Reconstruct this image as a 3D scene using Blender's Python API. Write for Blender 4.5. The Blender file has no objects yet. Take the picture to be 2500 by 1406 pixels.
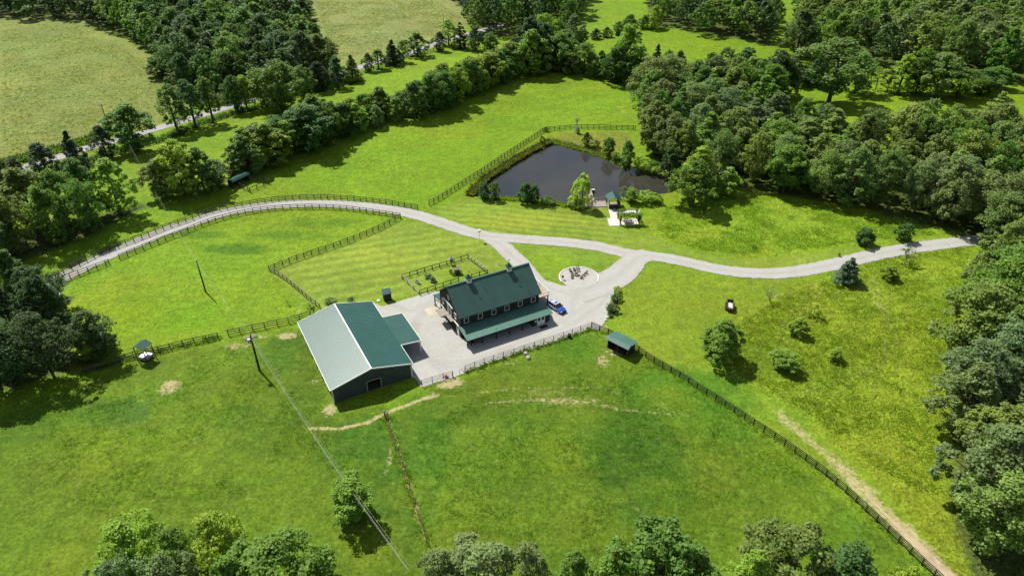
import bpy, bmesh, math, random
import numpy as np
from mathutils import Vector, Matrix

# ------------------------------------------------------------------ camera, sky, sun, exposure
S = bpy.context.scene
COL = S.collection
CAM_H = 78.0
PITCH = math.radians(33.509)          # below the horizon
FOC = 1672.1                          # focal length in pixels of a 2500 wide frame
cam_d = bpy.data.cameras.new("camera")
cam = bpy.data.objects.new("camera", cam_d)
COL.objects.link(cam)
cam.location = (0, 0, CAM_H)
cam.rotation_euler = (math.pi / 2 - PITCH, 0, 0)
cam_d.sensor_width = 36.0
cam_d.lens = FOC / 2500 * 36.0
cam_d.clip_start = 0.5
cam_d.clip_end = 12000
S.camera = cam

SUN_EL = math.radians(53.0)
SUN_AZ = math.radians(-42.2)          # from +Y towards +X
world = bpy.data.worlds.new("World")
S.world = world
world.use_nodes = True
wn = world.node_tree.nodes
sky = wn.new('ShaderNodeTexSky')
sky.sky_type = 'NISHITA'
sky.sun_disc = False
sky.sun_elevation = SUN_EL
sky.sun_rotation = SUN_AZ % (2 * math.pi)
sky.altitude = 300
sky.air_density = 1.0
sky.dust_density = 1.2
wn['Background'].inputs['Strength'].default_value = 0.06
wl = world.node_tree.links.new
wtc = wn.new('ShaderNodeTexCoord'); wmp = wn.new('ShaderNodeMapping'); wmp.inputs['Scale'].default_value = (1, 1, 2.6)
wnz = wn.new('ShaderNodeTexNoise'); wnz.inputs['Scale'].default_value = 3.2; wnz.inputs['Detail'].default_value = 6
wrm = wn.new('ShaderNodeMapRange'); wrm.inputs['From Min'].default_value = .44; wrm.inputs['From Max'].default_value = .66; wrm.inputs['To Max'].default_value = .85
wmx = wn.new('ShaderNodeMix'); wmx.data_type = 'RGBA'; wmx.inputs['B'].default_value = (7.5, 7.9, 8.4, 1)
wl(wtc.outputs['Generated'], wmp.inputs['Vector']); wl(wmp.outputs[0], wnz.inputs['Vector']); wl(wnz.outputs['Fac'], wrm.inputs['Value'])
wl(wrm.outputs['Result'], wmx.inputs['Factor']); wl(sky.outputs[0], wmx.inputs['A']); wl(wmx.outputs['Result'], wn['Background'].inputs['Color'])

sun_d = bpy.data.lights.new("sun", 'SUN')
sun_d.energy = 4.8
sun_d.angle = math.radians(0.53)
sun_d.color = (1.0, 0.95, 0.86)
sun = bpy.data.objects.new("sun", sun_d)
COL.objects.link(sun)
sdir = Vector((math.sin(SUN_AZ) * math.cos(SUN_EL), math.cos(SUN_AZ) * math.cos(SUN_EL), math.sin(SUN_EL)))
sun.rotation_euler = (-sdir).to_track_quat('-Z', 'Y').to_euler()
sun.location = sdir * 300

S.view_settings.view_transform = 'Standard'
S.view_settings.look = 'None'
S.view_settings.exposure = 0.70
S.view_settings.gamma = 1.0
S.cycles.max_bounces = 6
S.cycles.diffuse_bounces = 3
S.cycles.transmission_bounces = 3
S.cycles.caustics_reflective = False
S.cycles.caustics_refractive = False

rnd = random.Random(11)
rng = np.random.default_rng(7)

# ------------------------------------------------------------------ ground height and photograph geometry
def sstep(a, b, t):
    t = np.clip((t - a) / (b - a), 0, 1)
    return t * t * (3 - 2 * t)

_ct, _st = math.cos(PITCH), math.sin(PITCH)
def U(px, py, z=0.0):
    """Point on the plane z seen at pixel (px, py) of the 2500x1406 survey photograph."""
    a = (px - 1250) / FOC
    b = -(py - 703) / FOC
    d = (a, _ct + b * _st, -_st + b * _ct)
    t = (z - CAM_H) / d[2]
    return d[0] * t, d[1] * t

POND_Z = -0.5
POND_PX = [(1146,478),(1176,447),(1219,418),(1273,384),(1319,360),(1348,347),(1377,351),(1415,361),(1461,373),(1500,390),
           (1527,406),(1563,418),(1604,428),(1645,437),(1660,452),(1640,470),(1602,474),(1560,478),(1517,481),(1480,490),
           (1440,500),(1384,499),(1348,495),(1314,487),(1270,485),(1227,483),(1178,481)]
POND = np.array([U(x, y, POND_Z) for x, y in POND_PX])

def poly_sdf(P, poly):
    """Signed distance of points P (N,2) to a polygon, negative inside."""
    P = np.asarray(P, float)
    poly = np.asarray(poly, float)
    d2 = np.full(len(P), 1e18)
    ins = np.zeros(len(P), bool)
    n = len(poly)
    for i in range(n):
        a = poly[i]; b = poly[(i + 1) % n]
        e = b - a
        w = P - a
        t = np.clip((w @ e) / max(e @ e, 1e-9), 0, 1)
        r = w - t[:, None] * e
        d2 = np.minimum(d2, (r * r).sum(1))
        c = (a[1] > P[:, 1]) != (b[1] > P[:, 1])
        if e[1] != 0:
            ins ^= c & (P[:, 0] < e[0] * (P[:, 1] - a[1]) / e[1] + a[0])
    d = np.sqrt(d2)
    return np.where(ins, -d, d)

def line_dist(P, pts):
    """Distance to a polyline and the arc parameter 0..1."""
    P = np.asarray(P, float)
    pts = np.asarray(pts, float)
    best = np.full(len(P), 1e9); par = np.zeros(len(P))
    seg = np.linalg.norm(np.diff(pts, axis=0), axis=1); cum = np.concatenate([[0], np.cumsum(seg)])
    for i in range(len(pts) - 1):
        a, e = pts[i], pts[i + 1] - pts[i]
        w = P - a
        t = np.clip((w @ e) / max(e @ e, 1e-9), 0, 1)
        d = np.linalg.norm(w - t[:, None] * e, axis=1)
        m = d < best
        best[m] = d[m]; par[m] = (cum[i] + t[m] * seg[i]) / cum[-1]
    return best, par

def hgt(x, y):
    x = np.asarray(x, float); y = np.asarray(y, float)
    r = 0.75 * np.sin(x / 31 + 1.3) * np.cos(y / 43 + .4) + 0.55 * np.sin((x + 1.3 * y) / 39 + .4) + 0.5 * np.sin((x * .8 - y) / 23)
    f1 = np.hypot((x + 8) / 44, (y - 104) / 30)
    f2 = np.hypot((x - 18) / 44, (y - 172) / 44)
    f3 = np.hypot((x + 66) / 14, (y - 95) / 12)
    m = sstep(0.95, 1.7, f1) * sstep(0.95, 1.6, f2) * sstep(.6, 1.6, f3)
    far = 1 - sstep(420, 700, np.hypot(x, y))
    return r * m * far

def G(px, py, dz=0.0):
    z = 0.0
    for _ in range(6):
        x, y = U(px, py, z)
        z = float(hgt(x, y))
    return Vector((x, y, z + dz))

def h1(x, y):
    return float(hgt(x, y))

def proj(p):
    d = (p[0], p[1], p[2] - CAM_H)
    zc = d[1] * _ct - d[2] * _st
    up = d[1] * _st + d[2] * _ct
    return 1250 + FOC * d[0] / zc, 703 - FOC * up / zc

def ph(base, ytop):
    """Height of an upright thing standing at base whose top shows at row ytop."""
    lo, hi = 0, 60
    for _ in range(40):
        m = (lo + hi) / 2
        if proj((base[0], base[1], base[2] + m))[1] > ytop: lo = m
        else: hi = m
    return lo

def ppm(base):
    return FOC / (base[1] * _ct - (base[2] - CAM_H) * _st)

def gpoly(pts): return np.array([G(*p)[:2] for p in pts])

def smooth_path(pts, step=1.0):
    pts = [Vector(p) for p in pts]
    out = []
    n = len(pts)
    for i in range(n - 1):
        p0, p1, p2, p3 = pts[max(i-1, 0)], pts[i], pts[i+1], pts[min(i+2, n-1)]
        k = max(1, int((p2 - p1).length / step))
        for j in range(k):
            t = j / k
            out.append(0.5 * ((2*p1) + (p2-p0)*t + (2*p0-5*p1+4*p2-p3)*t*t + (3*p1-p0-3*p2+p3)*t**3))
    out.append(pts[-1])
    return out

_tab = rng.random((256, 256))
def vnoise(x, y, s, seed=0):
    x = np.asarray(x) / s + seed * 17.3; y = np.asarray(y) / s + seed * 9.1
    xi = np.floor(x).astype(int); yi = np.floor(y).astype(int)
    fx = x - xi; fy = y - yi
    fx = fx*fx*(3-2*fx); fy = fy*fy*(3-2*fy)
    g = lambda a, b: _tab[a & 255, b & 255]
    return (g(xi, yi)*(1-fx) + g(xi+1, yi)*fx)*(1-fy) + (g(xi, yi+1)*(1-fx) + g(xi+1, yi+1)*fx)*fy
def fnoise(x, y, s, seed=0):
    return (vnoise(x, y, s, seed) * .5 + vnoise(x, y, s/2.1, seed+1) * .27 + vnoise(x, y, s/4.3, seed+2) * .15 + vnoise(x, y, s/9, seed+3) * .08)

# ------------------------------------------------------------------ object helpers
def tag(o, label=None, cat=None, group=None, kind=None):
    if label: o['label'] = label
    if cat: o['category'] = cat
    if group: o['group'] = group
    if kind: o['kind'] = kind
    return o

def empty(name, loc, rz=0.0, label=None, cat=None, group=None):
    o = bpy.data.objects.new(name, None)
    o.empty_display_size = 0.3
    COL.objects.link(o)
    o.location = loc
    o.rotation_euler = (0, 0, rz)
    return tag(o, label, cat, group)

def copy_tree(o, parent=None):
    c = o.copy()
    COL.objects.link(c)
    if parent is not None:
        c.parent = parent
    for ch in o.children:
        copy_tree(ch, c)
    return c

class MB:
    """Collects shapes and links them as one mesh object."""
    def __init__(s): s.v = []; s.f = []
    def add(s, vs, fs):
        n = len(s.v)
        s.v += [tuple(p) for p in vs]
        s.f += [tuple(i + n for i in f) for f in fs]
        return s
    def box(s, x0, x1, y0, y1, z0, z1):
        return s.add([(x0,y0,z0),(x1,y0,z0),(x1,y1,z0),(x0,y1,z0),(x0,y0,z1),(x1,y0,z1),(x1,y1,z1),(x0,y1,z1)],
                     [(0,3,2,1),(4,5,6,7),(0,1,5,4),(1,2,6,5),(2,3,7,6),(3,0,4,7)])
    def quad(s, *p): return s.add(p, [tuple(range(len(p)))])
    def bar(s, a, b, w, h=None, up=(0, 0, 1)):
        a = Vector(a); b = Vector(b); h = h or w
        d = (b - a).normalized(); up = Vector(up)
        if abs(d.dot(up)) > .98: up = Vector((1, 0, 0))
        r = d.cross(up).normalized(); u = r.cross(d)
        vs = [p + r*i*w/2 + u*j*h/2 for p in (a, b) for i, j in ((-1,-1),(1,-1),(1,1),(-1,1))]
        return s.add(vs, [(0,1,2,3),(7,6,5,4),(0,4,5,1),(1,5,6,2),(2,6,7,3),(3,7,4,0)])
    def tube(s, pts, rads, n=8, cap=True):
        pts = [Vector(p) for p in pts]
        if not hasattr(rads, '__len__'): rads = [rads] * len(pts)
        base = len(s.v); prev = None
        for i, p in enumerate(pts):
            d = (pts[min(i+1, len(pts)-1)] - pts[max(i-1, 0)]).normalized()
            ref = prev if prev is not None else (Vector((1,0,0)) if abs(d.x) < .9 else Vector((0,1,0)))
            r = (ref - d * ref.dot(d)).normalized(); prev = r
            u = d.cross(r)
            for k in range(n):
                a = 2*math.pi*k/n
                s.v.append(tuple(p + (r*math.cos(a) + u*math.sin(a))*rads[i]))
        for i in range(len(pts)-1):
            for k in range(n):
                s.f.append((base+i*n+k, base+i*n+(k+1) % n, base+(i+1)*n+(k+1) % n, base+(i+1)*n+k))
        if cap:
            s.f.append(tuple(base+k for k in range(n))[::-1])
            s.f.append(tuple(base+(len(pts)-1)*n+k for k in range(n)))
        return s
    def lathe(s, prof, n=16, c=(0, 0), sx=1, sy=1):
        base = len(s.v)
        for r, z in prof:
            for k in range(n):
                a = 2*math.pi*k/n
                s.v.append((c[0]+r*sx*math.cos(a), c[1]+r*sy*math.sin(a), z))
        for i in range(len(prof)-1):
            for k in range(n):
                s.f.append((base+i*n+k, base+i*n+(k+1) % n, base+(i+1)*n+(k+1) % n, base+(i+1)*n+k))
        s.f.append(tuple(base+k for k in range(n))[::-1])
        s.f.append(tuple(base+(len(prof)-1)*n+k for k in range(n)))
        return s
    def slab(s, p, t):
        """Thick sheet: polygon p pushed down along its normal by t."""
        p = [Vector(q) for q in p]
        n = (p[1]-p[0]).cross(p[2]-p[0]).normalized()
        q = [a - n*t for a in p]; k = len(p)
        return s.add(p + q, [tuple(range(k)), tuple(range(2*k-1, k-1, -1))] +
                     [(i, i+k, (i+1) % k + k, (i+1) % k) for i in range(k)])
    def build(s, name, mat, parent=None, smooth=False, label=None, bevel=0):
        me = bpy.data.meshes.new(name)
        me.from_pydata(s.v, [], s.f)
        me.update()
        bm = bmesh.new(); bm.from_mesh(me)
        bmesh.ops.recalc_face_normals(bm, faces=bm.faces)
        bm.to_mesh(me); bm.free()
        if smooth:
            me.polygons.foreach_set('use_smooth', [True]*len(me.polygons))
        o = bpy.data.objects.new(name, me)
        me.materials.append(mat)
        COL.objects.link(o)
        if parent is not None: o.parent = parent
        if label: o['label'] = label
        if bevel:
            m = o.modifiers.new('bevel', 'BEVEL'); m.width = bevel; m.segments = 2; m.limit_method = 'ANGLE'
        return o

# ------------------------------------------------------------------ materials
def nd(nt, t, **kw):
    n = nt.nodes.new(t)
    for k, v in kw.items():
        if k in n.inputs: n.inputs[k].default_value = v
        else: setattr(n, k, v)
    return n

def mat(name, col, rough=0.7, spec=0.3, metal=0.0, var=0.15, scale=3.0, bump=0.0, bscale=20.0, col2=None, coat=0.0):
    m = bpy.data.materials.new(name); m.use_nodes = True
    nt = m.node_tree; p = nt.nodes['Principled BSDF']; L = nt.links.new
    p.inputs['Roughness'].default_value = rough
    p.inputs['Specular IOR Level'].default_value = spec
    p.inputs['Metallic'].default_value = metal
    p.inputs['Coat Weight'].default_value = coat
    tc = nd(nt, 'ShaderNodeTexCoord')
    nz = nd(nt, 'ShaderNodeTexNoise'); nz.inputs['Scale'].default_value = scale; nz.inputs['Detail'].default_value = 5
    L(tc.outputs['Object'], nz.inputs['Vector'])
    mx = nd(nt, 'ShaderNodeMix', data_type='RGBA')
    a = [c*(1-var) for c in col]; b = [min(1, c*(1+var)) for c in (col2 or col)]
    mx.inputs['A'].default_value = (*a, 1); mx.inputs['B'].default_value = (*b, 1)
    cr = nd(nt, 'ShaderNodeMapRange'); cr.inputs['From Min'].default_value = .3; cr.inputs['From Max'].default_value = .7
    L(nz.outputs['Fac'], cr.inputs['Value']); L(cr.outputs['Result'], mx.inputs['Factor'])
    L(mx.outputs['Result'], p.inputs['Base Color'])
    if bump:
        n2 = nd(nt, 'ShaderNodeTexNoise'); n2.inputs['Scale'].default_value = bscale; n2.inputs['Detail'].default_value = 3
        L(tc.outputs['Object'], n2.inputs['Vector'])
        bp = nd(nt, 'ShaderNodeBump'); bp.inputs['Strength'].default_value = bump; bp.inputs['Distance'].default_value = .05
        L(n2.outputs['Fac'], bp.inputs['Height']); L(bp.outputs['Normal'], p.inputs['Normal'])
    return m

M = {}
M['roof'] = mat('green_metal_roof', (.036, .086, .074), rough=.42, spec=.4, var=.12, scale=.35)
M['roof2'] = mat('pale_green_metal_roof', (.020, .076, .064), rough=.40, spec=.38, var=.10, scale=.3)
M['roof_sunlit'] = mat('sunlit_green_metal_roof', (.060, .142, .112), rough=.45, spec=.45, var=.10, scale=.3)  # lighter copy of the roof green, with sunlight put into the colour
M['siding'] = mat('slate_steel_siding', (.050, .060, .070), rough=.55, spec=.4, var=.15, scale=.5)
M['house_wall'] = mat('dark_brown_board', (.030, .030, .027), rough=.8, var=.25, scale=1.2, bump=.2)
M['white'] = mat('white_trim_paint', (.72, .72, .70), rough=.5, var=.06)
M['glass'] = mat('window_glass', (.012, .014, .018), rough=.06, spec=.6, var=.1)
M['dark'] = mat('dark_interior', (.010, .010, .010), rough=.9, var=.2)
M['wood_black'] = mat('black_fence_paint', (.024, .023, .022), rough=.75, var=.35, scale=2.0, col2=(.055, .052, .048))
M['wood_grey'] = mat('weathered_grey_wood', (.24, .21, .18), rough=.85, var=.25, scale=3.0)
M['sunlit_wood'] = mat('sunlit_pale_wood', (.40, .37, .33), rough=.85, var=.2, scale=3.0)  # pale wood made lighter still, sunlight put into its colour
M['wood_tan'] = mat('tan_decking', (.33, .24, .17), rough=.8, var=.2, scale=2.5)
M['wood_brown'] = mat('brown_timber', (.085, .06, .042), rough=.85, var=.3, scale=2.5)
M['concrete'] = mat('pale_concrete', (.46, .445, .41), rough=.9, var=.10, scale=.6, bump=.1, bscale=8)
M['beige_pad'] = mat('beige_concrete_pad', (.38, .35, .27), rough=.9, var=.10, scale=.5)
M['pole'] = mat('creosote_pole', (.030, .026, .022), rough=.85, var=.3)
M['pole_grey'] = mat('grey_weathered_pole', (.22, .20, .18), rough=.85, var=.2)
M['wire'] = mat('aluminium_wire', (.34, .34, .30), rough=.6, spec=.3, metal=.0, var=.05)
M['galv'] = mat('galvanised_steel', (.42, .43, .44), rough=.45, metal=.5, var=.15)
M['black'] = mat('black_rubber', (.012, .012, .012), rough=.7, var=.2)
M['stone'] = mat('grey_stone', (.30, .29, .28), rough=.9, var=.25, scale=2, bump=.4, bscale=6)
M['stone_w'] = mat('white_limestone', (.60, .58, .54), rough=.9, var=.2, scale=3)
M['mulch'] = mat('brown_mulch', (.05, .036, .026), rough=.95, var=.4, scale=6, bump=.5)
M['red'] = mat('red_paint', (.42, .045, .025), rough=.45, var=.1)
M['rust'] = mat('rusty_steel', (.10, .055, .035), rough=.85, var=.4, scale=4)
M['car_blue'] = mat('blue_car_paint', (.014, .05, .30), rough=.28, spec=.5, var=.05, coat=.6)
M['car_white'] = mat('white_car_paint', (.68, .70, .76), rough=.3, var=.04, coat=.5)
M['car_roof'] = mat('pale_blue_car_roof', (.36, .42, .66), rough=.3, var=.04, coat=.5)
M['chrome'] = mat('alloy_rim', (.55, .56, .58), rough=.3, metal=.8, var=.05)
M['lamp'] = mat('headlamp_lens', (.75, .76, .78), rough=.12, var=.05)
M['redlamp'] = mat('tail_lamp_lens', (.35, .015, .012), rough=.2, var=.05)
M['bluebarrel'] = mat('dark_blue_plastic', (.03, .045, .10), rough=.5, var=.1)
M['bark'] = mat('tree_bark', (.075, .060, .046), rough=.95, var=.35, scale=4, bump=.5, bscale=9)
M['deadwood'] = mat('bare_grey_twigs', (.26, .22, .19), rough=.95, var=.2)
M['asphalt'] = mat('worn_asphalt', (.25, .245, .24), rough=.9, var=.12, scale=.4)
M['soil'] = mat('tan_soil', (.31, .245, .155), rough=.95, var=.22, scale=.7, bump=.5, bscale=3)

def world_noise(nt, scale, detail=4, rough=.55, dist=0.0):
    g = nd(nt, 'ShaderNodeNewGeometry')
    n = nd(nt, 'ShaderNodeTexNoise'); n.inputs['Scale'].default_value = scale; n.inputs['Detail'].default_value = detail
    n.inputs['Roughness'].default_value = rough; n.inputs['Distortion'].default_value = dist
    nt.links.new(g.outputs['Position'], n.inputs['Vector'])
    return n.outputs['Fac']
def remap(nt, sock, a, b, c, d):
    r = nd(nt, 'ShaderNodeMapRange')
    for k, v in zip(('From Min', 'From Max', 'To Min', 'To Max'), (a, b, c, d)): r.inputs[k].default_value = v
    nt.links.new(sock, r.inputs['Value'])
    return r.outputs['Result']
def mathn(nt, op, a, b):
    n = nd(nt, 'ShaderNodeMath', operation=op)
    for i, s in enumerate((a, b)):
        if isinstance(s, (int, float)): n.inputs[i].default_value = s
        else: nt.links.new(s, n.inputs[i])
    return n.outputs[0]

def make_grass():
    m = bpy.data.materials.new('pasture_grass'); m.use_nodes = True
    nt = m.node_tree; L = nt.links.new; p = nt.nodes['Principled BSDF']
    p.inputs['Roughness'].default_value = .75
    p.inputs['Specular IOR Level'].default_value = .06
    at = nd(nt, 'ShaderNodeAttribute', attribute_name='albedo')
    rg = nd(nt, 'ShaderNodeAttribute', attribute_name='tuft')      # how tall and tussocky the sward is
    fine = world_noise(nt, 2.2, 5, .75)
    mid = world_noise(nt, .55, 5, .62, .6)
    big = world_noise(nt, .09, 4, .6, .8)
    ftam = remap(nt, rg.outputs['Fac'], .1, .5, .45, 1.0)
    f = mathn(nt, 'MULTIPLY', mathn(nt, 'ADD', 1.0, mathn(nt, 'MULTIPLY', ftam, mathn(nt, 'SUBTRACT', remap(nt, fine, .28, .72, .30, 1.68), 1.0))), remap(nt, mid, .3, .7, .78, 1.22))
    f = mathn(nt, 'MULTIPLY', f, remap(nt, big, .3, .7, .93, 1.07))
    sc = nd(nt, 'ShaderNodeVectorMath', operation='SCALE')
    L(at.outputs['Color'], sc.inputs[0]); L(f, sc.inputs['Scale'])
    # dry blades: a yellower straw tone scattered through the sward
    mx = nd(nt, 'ShaderNodeMix', data_type='RGBA')
    dry = world_noise(nt, 1.1, 5, .7, 1.0)
    k = mathn(nt, 'MULTIPLY', remap(nt, dry, .52, .75, 0, .55), remap(nt, rg.outputs['Fac'], 0, 1, .35, 1.0))
    L(k, mx.inputs['Factor']); L(sc.outputs[0], mx.inputs['A']); mx.inputs['B'].default_value = (.22, .26, .06, 1)
    so = nd(nt, 'ShaderNodeAttribute', attribute_name='soil')      # worn soil breaking through the sward
    sn = world_noise(nt, 1.5, 6, .72, .5)
    sm = remap(nt, mathn(nt, 'ADD', so.outputs['Fac'], mathn(nt, 'MULTIPLY', mathn(nt, 'SUBTRACT', sn, .5), 1.7)), .42, .74, 0, .92)
    m2 = nd(nt, 'ShaderNodeMix', data_type='RGBA')
    gate = mathn(nt, 'MULTIPLY', sm, remap(nt, so.outputs['Fac'], .02, .15, 0, 1))
    m3 = nd(nt, 'ShaderNodeMix', data_type='RGBA'); m3.inputs['A'].default_value = (.27, .222, .115, 1); m3.inputs['B'].default_value = (.40, .345, .19, 1)
    L(remap(nt, fine, .3, .7, 0, 1), m3.inputs['Factor'])
    L(gate, m2.inputs['Factor']); L(mx.outputs['Result'], m2.inputs['A']); L(m3.outputs['Result'], m2.inputs['B'])
    L(m2.outputs['Result'], p.inputs['Base Color'])
    hsum = mathn(nt, 'ADD', mathn(nt, 'MULTIPLY', fine, .35), mathn(nt, 'MULTIPLY', mid, 1.0))
    b = nd(nt, 'ShaderNodeBump'); b.inputs['Distance'].default_value = 1.0
    L(mathn(nt, 'MULTIPLY', rg.outputs['Fac'], 1.15), b.inputs['Strength'])
    L(hsum, b.inputs['Height']); L(b.outputs['Normal'], p.inputs['Normal'])
    return m
M['grass'] = make_grass()

def make_gravel():
    m = bpy.data.materials.new('pale_gravel'); m.use_nodes = True
    nt = m.node_tree; L = nt.links.new; p = nt.nodes['Principled BSDF']
    p.inputs['Roughness'].default_value = .92; p.inputs['Specular IOR Level'].default_value = .2
    big = world_noise(nt, .16, 5, .6, .7); fine = world_noise(nt, 6, 3, .6); mid = world_noise(nt, .8, 5, .65, .8)
    mx = nd(nt, 'ShaderNodeMix', data_type='RGBA')
    mx.inputs['A'].default_value = (.322, .318, .300, 1); mx.inputs['B'].default_value = (.285, .265, .215, 1)
    L(remap(nt, big, .50, .80, 0, .9), mx.inputs['Factor'])
    sc = nd(nt, 'ShaderNodeVectorMath', operation='SCALE')
    L(mx.outputs['Result'], sc.inputs[0])
    ru = nd(nt, 'ShaderNodeAttribute', attribute_name='rut')      # loose stone between the wheel tracks
    k = mathn(nt, 'MULTIPLY', remap(nt, fine, .3, .7, .86, 1.12), remap(nt, mid, .3, .7, .93, 1.06))
    L(mathn(nt, 'MULTIPLY', k, mathn(nt, 'SUBTRACT', 1.0, mathn(nt, 'MULTIPLY', ru.outputs['Fac'], remap(nt, mid, .35, .65, .02, .20)))), sc.inputs['Scale'])
    L(sc.outputs[0], p.inputs['Base Color'])
    b = nd(nt, 'ShaderNodeBump'); b.inputs['Distance'].default_value = .06; b.inputs['Strength'].default_value = .5
    L(fine, b.inputs['Height']); L(b.outputs['Normal'], p.inputs['Normal'])
    return m
M['gravel'] = make_gravel()

def make_water():
    m = bpy.data.materials.new('pond_water'); m.use_nodes = True
    nt = m.node_tree; L = nt.links.new; p = nt.nodes['Principled BSDF']
    p.inputs['Roughness'].default_value = .06
    p.inputs['IOR'].default_value = 1.42
    p.inputs['Specular IOR Level'].default_value = .5
    big = world_noise(nt, .05, 3)
    mx = nd(nt, 'ShaderNodeMix', data_type='RGBA')
    mx.inputs['A'].default_value = (.024, .026, .027, 1); mx.inputs['B'].default_value = (.036, .034, .027, 1)
    L(remap(nt, big, .35, .65, 0, 1), mx.inputs['Factor']); L(mx.outputs['Result'], p.inputs['Base Color'])
    w = world_noise(nt, 1.6, 3, .6)
    b = nd(nt, 'ShaderNodeBump'); b.inputs['Distance'].default_value = .02; b.inputs['Strength'].default_value = .22
    L(w, b.inputs['Height']); L(b.outputs['Normal'], p.inputs['Normal'])
    return m
M['water'] = make_water()

def make_leaf(name='leaves', trans=.36):
    m = bpy.data.materials.new(name); m.use_nodes = True
    nt = m.node_tree; L = nt.links.new; nt.nodes.remove(nt.nodes['Principled BSDF'])
    oi = nd(nt, 'ShaderNodeObjectInfo')
    n1 = world_noise(nt, .55, 3, .6); n2 = world_noise(nt, 3.5, 2, .5)
    f = mathn(nt, 'MULTIPLY', remap(nt, n1, .3, .7, .75, 1.25), remap(nt, n2, .3, .7, .75, 1.25))
    sc = nd(nt, 'ShaderNodeVectorMath', operation='SCALE')
    L(oi.outputs['Color'], sc.inputs[0]); L(f, sc.inputs['Scale'])
    p = nd(nt, 'ShaderNodeBsdfPrincipled'); p.inputs['Roughness'].default_value = .6; p.inputs['Specular IOR Level'].default_value = .2
    L(sc.outputs[0], p.inputs['Base Color'])
    tr = nd(nt, 'ShaderNodeBsdfTranslucent')
    t2 = nd(nt, 'ShaderNodeVectorMath', operation='MULTIPLY'); t2.inputs[1].default_value = (1.35, 1.45, .5)
    L(sc.outputs[0], t2.inputs[0]); L(t2.outputs[0], tr.inputs['Color'])
    ms = nd(nt, 'ShaderNodeMixShader'); ms.inputs['Fac'].default_value = trans
    L(p.outputs[0], ms.inputs[1]); L(tr.outputs[0], ms.inputs[2])
    L(ms.outputs[0], nt.nodes['Material Output'].inputs['Surface'])
    return m
M['leaf'] = make_leaf()
M['blade'] = make_leaf('grass_blades', .62)

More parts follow.
